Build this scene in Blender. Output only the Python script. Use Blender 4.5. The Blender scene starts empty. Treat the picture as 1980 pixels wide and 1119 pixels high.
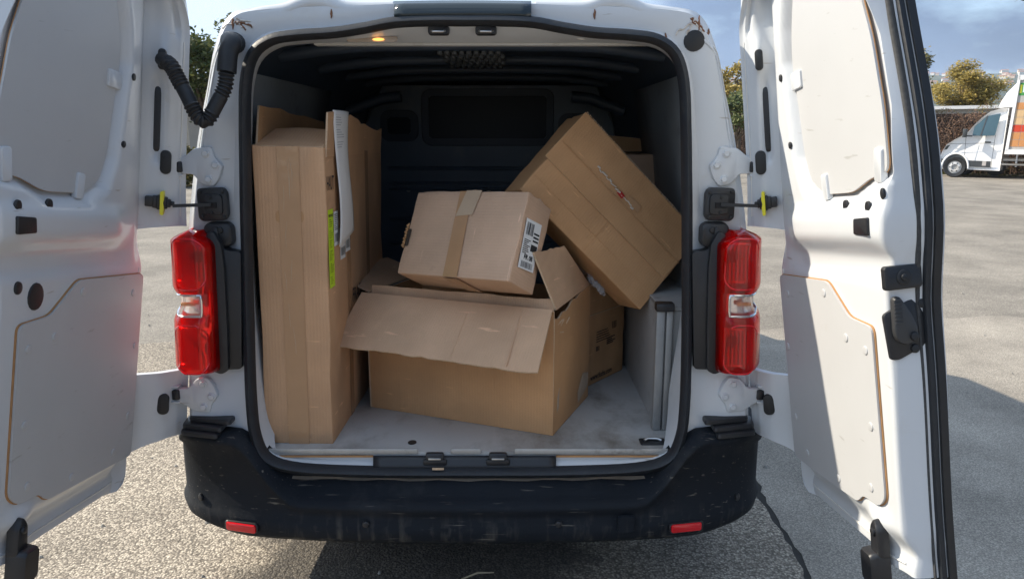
import bpy, bmesh, math, random
import numpy as np
from mathutils import Vector, Matrix
R = math.radians
sc = bpy.context.scene
col = sc.collection
random.seed(7)

# ---------------------------------------------------------------- camera
CAM = Vector((0.137, -2.23, 1.57)); PITCH = R(11.9); FPX = 1430.0
cam = bpy.data.cameras.new('camera'); cam_o = bpy.data.objects.new('camera', cam); col.objects.link(cam_o)
cam_o.location = CAM; cam_o.rotation_euler = (R(90) - PITCH, 0, 0)
cam.sensor_width = 36; cam.lens = FPX / 1980 * 36; cam.clip_start = 0.02; cam.clip_end = 9000
sc.camera = cam_o

# ---------------------------------------------------------------- sky, sun, exposure
SUN = Vector((-1.30, 0.36, 1.0)).normalized()           # towards the sun: left of the van, a little ahead
elev = math.asin(SUN.z); azim = math.atan2(SUN.x, SUN.y)
w = bpy.data.worlds.new('World'); sc.world = w; w.use_nodes = True
nt = w.node_tree; nt.nodes.clear()
def N(t, **k):
    n = nt.nodes.new(t)
    for a, b in k.items(): setattr(n, a, b)
    return n
L = lambda a, b: nt.links.new(a, b)
sky = N('ShaderNodeTexSky', sky_type='NISHITA', sun_disc=False)
sky.sun_elevation = elev; sky.sun_rotation = azim; sky.air_density = 1.0; sky.dust_density = .7
tc = N('ShaderNodeTexCoord'); mp = N('ShaderNodeMapping'); mp.inputs['Scale'].default_value = (1, 1, 2.6)
L(tc.outputs['Generated'], mp.inputs['Vector'])
n1 = N('ShaderNodeTexNoise'); n1.inputs['Scale'].default_value = 2.3; n1.inputs['Detail'].default_value = 9; n1.inputs['Roughness'].default_value = .58
L(mp.outputs[0], n1.inputs['Vector'])
r1 = N('ShaderNodeValToRGB'); r1.color_ramp.elements[0].position = .33; r1.color_ramp.elements[1].position = .52
L(n1.outputs['Fac'], r1.inputs[0])
dt = N('ShaderNodeVectorMath', operation='DOT_PRODUCT'); L(tc.outputs['Generated'], dt.inputs[0]); dt.inputs[1].default_value = SUN
n2 = N('ShaderNodeTexNoise'); n2.inputs['Scale'].default_value = 3.1; n2.inputs['Detail'].default_value = 6
L(mp.outputs[0], n2.inputs['Vector'])
md = N('ShaderNodeMath', operation='MULTIPLY_ADD'); L(n2.outputs['Fac'], md.inputs[0]); md.inputs[1].default_value = 1.1; L(dt.outputs['Value'], md.inputs[2])
r2 = N('ShaderNodeValToRGB'); e = r2.color_ramp.elements                   # clouds: slate away from the sun, white towards it
e[0].position = .25; e[0].color = (.145, .20, .29, 1); e[1].position = 1.0; e[1].color = (.80, .90, 1.0, 1)
em = r2.color_ramp.elements.new(.62); em.color = (.25, .335, .47, 1)
L(md.outputs[0], r2.inputs[0])
cm = N('ShaderNodeMixRGB', blend_type='MULTIPLY'); cm.inputs[0].default_value = 1; L(r2.outputs[0], cm.inputs[1]); cm.inputs[2].default_value = (3.9, 4.25, 4.8, 1)
mx = N('ShaderNodeMixRGB'); L(r1.outputs[0], mx.inputs[0]); L(sky.outputs[0], mx.inputs[1]); L(cm.outputs[0], mx.inputs[2])
bg = N('ShaderNodeBackground'); bg.inputs['Strength'].default_value = .13; L(mx.outputs[0], bg.inputs['Color'])
wo = N('ShaderNodeOutputWorld'); L(bg.outputs[0], wo.inputs['Surface'])
sl = bpy.data.lights.new('sun', 'SUN'); sl.energy = 3.4; sl.angle = R(.55); sl.color = (1, .90, .74)
so = bpy.data.objects.new('sun', sl); col.objects.link(so); so.location = (-13, 4, 10)
so.rotation_euler = (-SUN).to_track_quat('-Z', 'Y').to_euler()
vs = sc.view_settings; vs.view_transform = 'Standard'; vs.look = 'None'; vs.gamma = 1; vs.use_curve_mapping = False; vs.exposure = 1.2

# ---------------------------------------------------------------- helpers
cp, sp = math.cos(PITCH), math.sin(PITCH)
def at(px, py, y=None, z=None, x=None):
    """point of the place seen at a pixel of the photograph, at a known distance, height or side plane"""
    u = 559.5 - py
    r = Vector((px - 990, FPX * cp + u * sp, -FPX * sp + u * cp))
    t = (y - CAM.y) / r.y if y is not None else (z - CAM.z) / r.z if z is not None else (x - CAM.x) / r.x
    return CAM + r * t
def empty(name, loc, rot=None, label=None, cat=None, group=None):
    o = bpy.data.objects.new(name, None); col.objects.link(o); o.location = loc; o.empty_display_size = .1
    if rot is not None: o.rotation_euler = rot
    tag(o, label, cat, group); return o
def tag(o, label=None, cat=None, group=None, kind=None):
    if label: o['label'] = label
    if cat: o['category'] = cat
    if group: o['group'] = group
    if kind: o['kind'] = kind
    return o
def mesh(name, vs_, fs, mat, parent=None, smooth=None, local=False):
    me = bpy.data.meshes.new(name); me.from_pydata([tuple(v) for v in vs_], [], [tuple(f) for f in fs]); me.validate()
    bm = bmesh.new(); bm.from_mesh(me); bmesh.ops.recalc_face_normals(bm, faces=bm.faces); bm.to_mesh(me); bm.free()
    return link(name, me, mat, parent, smooth, local)
def link(name, me, mat, parent=None, smooth=None, local=False):
    o = bpy.data.objects.new(name, me); col.objects.link(o)
    for m in (mat if isinstance(mat, (list, tuple)) else [mat]): me.materials.append(m)
    if smooth is not None:
        me.shade_smooth(); me.set_sharp_from_angle(angle=R(smooth))
    if parent is not None:
        o.parent = parent
        if not local:
            m = parent.matrix_basis.copy() if parent.parent is None else parent.parent.matrix_basis.copy() @ parent.matrix_parent_inverse @ parent.matrix_basis
            o.matrix_parent_inverse = m.inverted()
    return o
class MB:
    """collects shapes into one mesh"""
    def __init__(s): s.v = []; s.f = []; s.m = []
    def add(s, v, f, mi=0):
        k = len(s.v); s.v += [Vector(a) for a in v]; s.f += [tuple(i + k for i in q) for q in f]; s.m += [mi] * len(f); return s
    def box(s, c, d, rot=None, mi=0):
        c = Vector(c); q = [Vector((x * d[0] / 2, y * d[1] / 2, z * d[2] / 2)) for x in (-1, 1) for y in (-1, 1) for z in (-1, 1)]
        if rot is not None: q = [rot @ a for a in q]
        return s.add([c + a for a in q], [(0, 1, 3, 2), (4, 6, 7, 5), (0, 4, 5, 1), (2, 3, 7, 6), (0, 2, 6, 4), (1, 5, 7, 3)], mi)
    def prism(s, pts, O, A, B, T, mi=0):
        """polygon pts (a,b) in the plane O + a*A + b*B, thickened by the vector T"""
        O, A, B, T = Vector(O), Vector(A), Vector(B), Vector(T); n = len(pts)
        lo = [O + A * a + B * b for a, b in pts]; hi = [p + T for p in lo]
        return s.add(lo + hi, [tuple(range(n))[::-1], tuple(range(n, 2 * n))] + [(i, (i + 1) % n, n + (i + 1) % n, n + i) for i in range(n)], mi)
    def dome(s, pts, O, A, B, T, inset=.8, mi=0):
        """like prism, with a chamfered front edge"""
        O, A, B, T = Vector(O), Vector(A), Vector(B), Vector(T); n = len(pts)
        ca = sum(p[0] for p in pts) / n; cb = sum(p[1] for p in pts) / n
        rows = []
        for k, h in ((1, 0), (1, .55), ((1 + inset) / 2 + (1 - inset) * .25, .88), (inset, 1)):
            rows += [O + A * (ca + (a - ca) * k) + B * (cb + (b - cb) * k) + T * h for a, b in pts]
        f = [tuple(range(n))[::-1], tuple(range(3 * n, 4 * n))]
        for r in range(3): f += [(r * n + i, r * n + (i + 1) % n, (r + 1) * n + (i + 1) % n, (r + 1) * n + i) for i in range(n)]
        return s.add(rows, f, mi)
    def tube(s, path, r, n=10, caps=True, mi=0):
        path = [Vector(p) for p in path]; m = len(path); rr = r if isinstance(r, (list, tuple)) else [r] * m
        t = [(path[min(i + 1, m - 1)] - path[max(i - 1, 0)]).normalized() for i in range(m)]
        a = t[0].orthogonal().normalized(); v = []
        for i in range(m):
            a = (a - t[i] * a.dot(t[i])).normalized(); b = t[i].cross(a)
            v += [path[i] + (a * math.cos(2 * math.pi * k / n) + b * math.sin(2 * math.pi * k / n)) * rr[i] for k in range(n)]
        f = [(i * n + k, i * n + (k + 1) % n, (i + 1) * n + (k + 1) % n, (i + 1) * n + k) for i in range(m - 1) for k in range(n)]
        if caps: f += [tuple(range(n))[::-1], tuple(range((m - 1) * n, m * n))]
        return s.add(v, f, mi)
    def loft(s, rings, closed=True, caps=False, mi=0):
        n = len(rings[0]); v = [p for r in rings for p in r]; q = n if closed else n - 1
        f = [(i * n + k, i * n + (k + 1) % n, (i + 1) * n + (k + 1) % n, (i + 1) * n + k) for i in range(len(rings) - 1) for k in range(q)]
        if caps: f += [tuple(range(n))[::-1], tuple(range((len(rings) - 1) * n, len(rings) * n))]
        return s.add(v, f, mi)
    def grid(s, fn, nu, nv, mi=0):
        v = [fn(i / nu, j / nv) for j in range(nv + 1) for i in range(nu + 1)]; m = nu + 1
        return s.add(v, [(j * m + i, j * m + i + 1, (j + 1) * m + i + 1, (j + 1) * m + i) for j in range(nv) for i in range(nu)], mi)
    def build(s, name, mat, parent=None, smooth=None, local=False, bevel=0, seg=2):
        me = bpy.data.meshes.new(name); me.from_pydata([tuple(v) for v in s.v], [], s.f); me.validate()
        if any(s.m): me.polygons.foreach_set('material_index', s.m)
        bm = bmesh.new(); bm.from_mesh(me); bmesh.ops.recalc_face_normals(bm, faces=bm.faces)
        if bevel: bmesh.ops.bevel(bm, geom=[e for e in bm.edges if e.is_manifold and e.calc_face_angle(0) > R(25)], offset=bevel, segments=seg, profile=.5, affect='EDGES', clamp_overlap=True)
        bm.to_mesh(me); bm.free()
        return link(name, me, mat, parent, smooth if smooth is not None else (40 if bevel else None), local)
def rr(w_, h_, r, n=5):
    p = []
    for cx, cy, a0 in ((w_ / 2 - r, h_ / 2 - r, 0), (-w_ / 2 + r, h_ / 2 - r, 90), (-w_ / 2 + r, -h_ / 2 + r, 180), (w_ / 2 - r, -h_ / 2 + r, 270)):
        p += [(cx + r * math.cos(R(a0 + 90 * i / n)), cy + r * math.sin(R(a0 + 90 * i / n))) for i in range(n + 1)]
    return p
def ell(w_, h_, n=20): return [(w_ / 2 * math.cos(2 * math.pi * i / n), h_ / 2 * math.sin(2 * math.pi * i / n)) for i in range(n)]
def catmull(pts, n=6, closed=False):
    pts = [Vector(p) for p in pts]; m = len(pts); out = []
    for i in range(m if closed else m - 1):
        g = (lambda k: pts[k % m]) if closed else (lambda k: pts[max(0, min(m - 1, k))])
        a, b, c, d = g(i - 1), g(i), g(i + 1), g(i + 2)
        for j in range(n):
            t = j / n
            out.append(.5 * ((2 * b) + (c - a) * t + (2 * a - 5 * b + 4 * c - d) * t * t + (3 * b - a - 3 * c + d) * t ** 3))
    if not closed: out.append(pts[-1])
    return out
def roundpoly(pts, r, n=4):
    out = []; m = len(pts)
    for i in range(m):
        p, a, b = Vector(pts[i]), Vector(pts[i - 1]), Vector(pts[(i + 1) % m])
        da, db = (a - p), (b - p); k = min(r, da.length * .45, db.length * .45)
        s, e_ = p + da.normalized() * k, p + db.normalized() * k
        for j in range(n + 1):
            t = j / n; out.append(tuple(s * (1 - t) ** 2 + p * 2 * t * (1 - t) + e_ * t * t))
    return out
def sstep(a, b, x):
    t = max(0., min(1., (x - a) / (b - a))); return t * t * (3 - 2 * t)
def copy_tree(o, parent=None):
    c = o.copy(); col.objects.link(c); c.parent = parent
    for ch in o.children: copy_tree(ch, c)
    return c
def text_mesh(txt, size, font_bold=0.0):
    cu = bpy.data.curves.new('lettering', 'FONT'); cu.body = txt; cu.size = size; cu.align_x = 'CENTER'; cu.align_y = 'CENTER'; cu.offset = font_bold; cu.resolution_u = 3
    o = bpy.data.objects.new('lettering_tmp', cu); col.objects.link(o)
    bpy.context.view_layer.update()
    me = bpy.data.meshes.new_from_object(o.evaluated_get(bpy.context.evaluated_depsgraph_get()))
    bpy.data.objects.remove(o); bpy.data.curves.remove(cu)
    return [v.co.copy() for v in me.vertices], [tuple(p.vertices) for p in me.polygons]
def lettering(mb, txt, size, O, A, B, sx=1.0, bold=0.0, mi=0):
    v, f = text_mesh(txt, size, bold); O, A, B = Vector(O), Vector(A), Vector(B)
    mb.add([O + A * (p.x * sx) + B * p.y for p in v], f, mi)

# ---------------------------------------------------------------- materials
def mat(name, c, rough=.5, metal=0, var=.12, scale=6., bump=0., bscale=60., coat=0., dirt=None, dscale=3., dlo=.55, dhi=.75, stretch=(1, 1, 1), spec=.5, rvar=0.):
    m = bpy.data.materials.new(name); m.use_nodes = True; t = m.node_tree; b = t.nodes['Principled BSDF']
    k = t.nodes.new; l = t.links.new
    g = k('ShaderNodeTexCoord'); mpn = k('ShaderNodeMapping'); mpn.inputs['Scale'].default_value = stretch; l(g.outputs['Object'], mpn.inputs[0])
    n = k('ShaderNodeTexNoise'); n.inputs['Scale'].default_value = scale; n.inputs['Detail'].default_value = 6; l(mpn.outputs[0], n.inputs['Vector'])
    mxx = k('ShaderNodeMixRGB'); mxx.inputs[1].default_value = (*[x * (1 - var) for x in c], 1); mxx.inputs[2].default_value = (*[min(1, x * (1 + var)) for x in c], 1)
    l(n.outputs['Fac'], mxx.inputs[0]); out = mxx.outputs[0]
    if dirt:
        n2_ = k('ShaderNodeTexNoise'); n2_.inputs['Scale'].default_value = dscale; n2_.inputs['Detail'].default_value = 8; n2_.inputs['Roughness'].default_value = .65; l(mpn.outputs[0], n2_.inputs['Vector'])
        rp = k('ShaderNodeValToRGB'); rp.color_ramp.elements[0].position = dlo; rp.color_ramp.elements[1].position = dhi; l(n2_.outputs['Fac'], rp.inputs[0])
        m2 = k('ShaderNodeMixRGB'); l(rp.outputs[0], m2.inputs[0]); l(out, m2.inputs[1]); m2.inputs[2].default_value = (*dirt, 1); out = m2.outputs[0]
    l(out, b.inputs['Base Color']); b.inputs['Roughness'].default_value = rough; b.inputs['Metallic'].default_value = metal
    b.inputs['Specular IOR Level'].default_value = spec
    if rvar:
        mr = k('ShaderNodeMapRange'); mr.inputs['To Min'].default_value = rough - rvar; mr.inputs['To Max'].default_value = rough + rvar; l(n.outputs['Fac'], mr.inputs[0]); l(mr.outputs[0], b.inputs['Roughness'])
    if coat: b.inputs['Coat Weight'].default_value = coat; b.inputs['Coat Roughness'].default_value = .06
    if bump:
        nb = k('ShaderNodeTexNoise'); nb.inputs['Scale'].default_value = bscale; nb.inputs['Detail'].default_value = 4; l(mpn.outputs[0], nb.inputs['Vector'])
        bu = k('ShaderNodeBump'); bu.inputs['Strength'].default_value = bump; bu.inputs['Distance'].default_value = .004; l(nb.outputs['Fac'], bu.inputs['Height']); l(bu.outputs[0], b.inputs['Normal'])
    return m
def nodes(m): return m.node_tree.nodes, m.node_tree.links, m.node_tree.nodes['Principled BSDF']
WHITE = mat('van_white_paint', (.57, .59, .61), .34, var=.03, coat=.3, dirt=(.50, .47, .42), dscale=5, dlo=.60, dhi=.95, rvar=.06)
JAMB = mat('jamb_paint', (.66, .65, .62), .4, var=.06, dirt=(.34, .30, .25), dscale=9, dlo=.56, dhi=.85)
BOARD = mat('grey_faced_board', (.46, .465, .47), .5, var=.05, bump=.03, bscale=300, dirt=(.40, .385, .36), dscale=7, dlo=.63, dhi=.9)
EDGE = mat('plywood_edge', (.42, .22, .09), .7, var=.25, scale=40)
RUBBER = mat('black_rubber', (.012, .013, .015), .5, var=.3, scale=30, bump=.15, bscale=120)
SEALM = mat('door_seal_rubber', (.014, .017, .022), .55, var=.4, scale=14, bump=.2, bscale=90, dirt=(.09, .085, .08), dscale=12, dlo=.62, dhi=.9)
PLAST = mat('black_plastic', (.016, .017, .02), .42, var=.3, scale=14, bump=.12, bscale=250)
METAL = mat('zinc_metal', (.55, .55, .55), .35, metal=1, var=.15)
ALU = mat('worn_aluminium', (.46, .46, .45), .45, metal=.55, var=.2, scale=25, dirt=(.16, .14, .12), dscale=14, dlo=.56, dhi=.78)
INNER = mat('shade_toned_cargo_metal', (.042, .060, .090), .45, var=.25, scale=5)  # shade of the cargo space put into the base colour; paint likely pale
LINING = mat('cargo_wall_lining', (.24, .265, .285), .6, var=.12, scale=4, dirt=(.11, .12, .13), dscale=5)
YELLOW = mat('yellow_clip_plastic', (.75, .68, .03), .4, var=.05)
CASING = mat('wheel_arch_casing', (.38, .385, .385), .55, var=.12, scale=8, dirt=(.22, .21, .20), dscale=12, dlo=.55, dhi=.8)
RUST = mat('rust', (.20, .095, .05), .9, var=.5, scale=40, bump=.4, bscale=150)
SEALANT = mat('seam_sealant', (.62, .60, .56), .6, var=.1, scale=30, dirt=(.25, .15, .09), dscale=25, dlo=.5, dhi=.7)
BLUEGLASS = mat('dark_glass', (.02, .03, .035), .06, var=.1)
CHROME = mat('reflector_chrome', (.75, .75, .75), .12, metal=1, var=.05)
INK = mat('black_ink', (.02, .02, .022), .7, var=.1)
PAPER = mat('white_paper', (.78, .78, .77), .7, var=.03, bump=.05, bscale=40)
NEON = mat('neon_yellow_sticker', (.62, .86, .03), .5, var=.03)
REDTAPE = mat('red_mark', (.45, .02, .02), .4, var=.2)

def scuff(m, c, thr=.70, scale=(3, 3, 55), rots=((.3, .2, .1), (.9, .4, 1.2)), amt=.8):
    t, l, b = nodes(m); k = m.node_tree.nodes.new; g = k('ShaderNodeTexCoord')
    for r_ in rots:
        mp_ = k('ShaderNodeMapping'); mp_.inputs['Scale'].default_value = scale; mp_.inputs['Rotation'].default_value = r_; l.new(g.outputs['Object'], mp_.inputs[0])
        n = k('ShaderNodeTexNoise'); n.inputs['Scale'].default_value = 2; n.inputs['Detail'].default_value = 3; l.new(mp_.outputs[0], n.inputs['Vector'])
        rp = k('ShaderNodeValToRGB'); rp.color_ramp.elements[0].position = thr; rp.color_ramp.elements[1].position = thr + .05; rp.color_ramp.elements[1].color = (amt, amt, amt, 1); l.new(n.outputs['Fac'], rp.inputs[0])
        src = b.inputs['Base Color'].links[0].from_socket; mm = k('ShaderNodeMixRGB'); l.new(rp.outputs[0], mm.inputs[0]); l.new(src, mm.inputs[1]); mm.inputs[2].default_value = (*c, 1); l.new(mm.outputs[0], b.inputs['Base Color'])
scuff(BOARD, (.27, .26, .24), .71, (7, 5, 30), rots=((.3, .2, .1), (1.4, .9, 1.2), (.8, 2.1, .4)), amt=.5); scuff(WHITE, (.33, .30, .26), .72, (5, 5, 40), amt=.7)
def lens_mat(name, c, rough=.05):
    m = bpy.data.materials.new(name); m.use_nodes = True; t = m.node_tree; t.nodes.clear(); k = t.nodes.new; l = t.links.new
    tr = k('ShaderNodeBsdfTransparent'); tr.inputs[0].default_value = (*c, 1)
    gl = k('ShaderNodeBsdfGlossy'); gl.inputs['Roughness'].default_value = rough
    df = k('ShaderNodeBsdfTranslucent'); df.inputs[0].default_value = (c[0], c[1], c[2], 1)
    lw = k('ShaderNodeLayerWeight'); pw = k('ShaderNodeMath'); pw.operation = 'POWER'; l(lw.outputs['Facing'], pw.inputs[0]); pw.inputs[1].default_value = 4; fr = k('ShaderNodeMath'); fr.operation = 'MULTIPLY_ADD'; l(pw.outputs[0], fr.inputs[0]); fr.inputs[1].default_value = .7; fr.inputs[2].default_value = .045
    wv = k('ShaderNodeTexNoise'); wv.inputs['Scale'].default_value = 9
    m1 = k('ShaderNodeMixShader'); m1.inputs[0].default_value = .32; l(tr.outputs[0], m1.inputs[1]); l(df.outputs[0], m1.inputs[2])
    m2 = k('ShaderNodeMixShader'); l(fr.outputs[0], m2.inputs[0]); l(m1.outputs[0], m2.inputs[1]); l(gl.outputs[0], m2.inputs[2])
    o = k('ShaderNodeOutputMaterial'); l(m2.outputs[0], o.inputs[0]); return m
REDLENS = lens_mat('red_lens', (.95, .035, .03))
CLEAR = lens_mat('clear_lens', (.97, .95, .93))
REDREF = mat('red_reflector', (.62, .008, .015), .15, var=.1, coat=.6)

def bumper_mat():
    m = mat('dusty_bumper_plastic', (.008, .011, .016), .72, var=.3, scale=10, bump=.25, bscale=420, spec=.22, dirt=(.035, .036, .038), dscale=6, dlo=.55, dhi=.85, rvar=.1)
    t, l, b = nodes(m); k = m.node_tree.nodes.new; g = k('ShaderNodeTexCoord')
    mp_ = k('ShaderNodeMapping'); mp_.inputs['Scale'].default_value = (42, 42, 1.6); l.new(g.outputs['Object'], mp_.inputs[0])   # runs of dried dirty water
    n = k('ShaderNodeTexNoise'); n.inputs['Scale'].default_value = 1; n.inputs['Detail'].default_value = 5; l.new(mp_.outputs[0], n.inputs['Vector'])
    r_ = k('ShaderNodeValToRGB'); r_.color_ramp.elements[0].position = .52; r_.color_ramp.elements[1].position = .8; l.new(n.outputs['Fac'], r_.inputs[0])
    s = k('ShaderNodeSeparateXYZ'); l.new(g.outputs['Object'], s.inputs[0])
    mr = k('ShaderNodeMapRange'); mr.inputs['From Min'].default_value = .44; mr.inputs['From Max'].default_value = .33; mr.inputs['To Max'].default_value = .5; l.new(s.outputs['Z'], mr.inputs[0])
    mu = k('ShaderNodeMath'); mu.operation = 'MULTIPLY'; l.new(r_.outputs[0], mu.inputs[0]); l.new(mr.outputs[0], mu.inputs[1])
    # fine scratches
    mp2 = k('ShaderNodeMapping'); mp2.inputs['Scale'].default_value = (4, 60, 60); mp2.inputs['Rotation'].default_value = (0, .3, .5); l.new(g.outputs['Object'], mp2.inputs[0])
    n2_ = k('ShaderNodeTexNoise'); n2_.inputs['Scale'].default_value = 2; n2_.inputs['Detail'].default_value = 3; l.new(mp2.outputs[0], n2_.inputs['Vector'])
    r2_ = k('ShaderNodeValToRGB'); r2_.color_ramp.elements[0].position = .66; r2_.color_ramp.elements[1].position = .75; l.new(n2_.outputs['Fac'], r2_.inputs[0])
    ad = k('ShaderNodeMath'); ad.operation = 'MULTIPLY_ADD'; l.new(r2_.outputs[0], ad.inputs[0]); ad.inputs[1].default_value = .75; l.new(mu.outputs[0], ad.inputs[2]); ad.use_clamp = True
    src = b.inputs['Base Color'].links[0].from_socket
    mxx = k('ShaderNodeMixRGB'); l.new(ad.outputs[0], mxx.inputs[0]); l.new(src, mxx.inputs[1]); mxx.inputs[2].default_value = (.17, .155, .13, 1); l.new(mxx.outputs[0], b.inputs['Base Color'])
    return m
BUMPER = bumper_mat()

def cardboard(name, c, axis=0, freq=190, crease=.25):
    m = mat(name, c, .75, var=.10, scale=5, dirt=tuple(x * .72 for x in c), dscale=11, dlo=.62, dhi=.95, spec=.25)
    t, l, b = nodes(m); k = m.node_tree.nodes.new; g = k('ShaderNodeTexCoord')
    wv = k('ShaderNodeTexWave'); wv.bands_direction = 'XYZ'[axis]; wv.inputs['Scale'].default_value = freq / 6.283; wv.inputs['Distortion'].default_value = .6; wv.inputs['Detail'].default_value = 1; l.new(g.outputs['Object'], wv.inputs['Vector'])
    n = k('ShaderNodeTexNoise'); n.inputs['Scale'].default_value = 260; l.new(g.outputs['Object'], n.inputs['Vector'])
    n3 = k('ShaderNodeTexNoise'); n3.inputs['Scale'].default_value = 9; n3.inputs['Detail'].default_value = 2; l.new(g.outputs['Object'], n3.inputs['Vector'])
    a = k('ShaderNodeMath'); a.operation = 'MULTIPLY_ADD'; l.new(wv.outputs['Fac'], a.inputs[0]); a.inputs[1].default_value = .30; l.new(n.outputs['Fac'], a.inputs[2])
    a2 = k('ShaderNodeMath'); a2.operation = 'MULTIPLY_ADD'; l.new(n3.outputs['Fac'], a2.inputs[0]); a2.inputs[1].default_value = 6; l.new(a.outputs[0], a2.inputs[2])
    n5 = k('ShaderNodeTexNoise'); n5.inputs['Scale'].default_value = 2.6; n5.inputs['Detail'].default_value = 5; l.new(g.outputs['Object'], n5.inputs['Vector'])
    mp5 = k('ShaderNodeMapping'); mp5.inputs['Scale'].default_value = (9, 9, 80) if axis != 2 else (80, 9, 9); mp5.inputs['Rotation'].default_value = (.4, .5, .3); l.new(g.outputs['Object'], mp5.inputs[0])
    n6 = k('ShaderNodeTexNoise'); n6.inputs['Scale'].default_value = 1.0; n6.inputs['Detail'].default_value = 3; l.new(mp5.outputs[0], n6.inputs['Vector'])
    r6 = k('ShaderNodeValToRGB'); r6.color_ramp.elements[0].position = .68; r6.color_ramp.elements[1].position = .74; l.new(n6.outputs['Fac'], r6.inputs[0])
    r5 = k('ShaderNodeMapRange'); r5.inputs['From Min'].default_value = .3; r5.inputs['From Max'].default_value = .7; r5.inputs['To Min'].default_value = .82; r5.inputs['To Max'].default_value = 1.14; l.new(n5.outputs['Fac'], r5.inputs[0])
    wm = k('ShaderNodeMapRange'); wm.inputs['To Min'].default_value = .985; wm.inputs['To Max'].default_value = 1.012; l.new(wv.outputs['Fac'], wm.inputs[0])
    mm_ = k('ShaderNodeMath'); mm_.operation = 'MULTIPLY'; l.new(r5.outputs[0], mm_.inputs[0]); l.new(wm.outputs[0], mm_.inputs[1])
    src = b.inputs['Base Color'].links[0].from_socket; c5 = k('ShaderNodeMixRGB'); c5.blend_type = 'MULTIPLY'; c5.inputs[0].default_value = 1; l.new(src, c5.inputs[1]); l.new(mm_.outputs[0], c5.inputs[2])
    c6 = k('ShaderNodeMixRGB'); l.new(r6.outputs[0], c6.inputs[0]); l.new(c5.outputs[0], c6.inputs[1]); c6.inputs[2].default_value = (*[min(1, x * 1.28) for x in c], 1); l.new(c6.outputs[0], b.inputs['Base Color'])
    bu = k('ShaderNodeBump'); bu.inputs['Strength'].default_value = .45; bu.inputs['Distance'].default_value = .003; l.new(a2.outputs[0], bu.inputs['Height']); l.new(bu.outputs[0], b.inputs['Normal'])
    return m
CARD = cardboard('cardboard_tan', (.58, .345, .195), 0)
CARD2 = cardboard('cardboard_brown', (.52, .29, .14), 0)
CARD3 = cardboard('cardboard_pale', (.60, .395, .265), 2)
CARDIN = cardboard('cardboard_inner', (.60, .385, .24), 0, 220)
CARDEDGE = mat('cardboard_cut_edge', (.56, .40, .26), .9, var=.3, scale=220)
TAPE = mat('brown_packing_tape', (.46, .265, .14), .12, var=.12, scale=12, bump=.3, bscale=30, spec=.5)
CLEARTAPE = mat('clear_packing_tape', (.52, .38, .26), .2, var=.1, scale=12, bump=.4, bscale=40)

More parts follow.
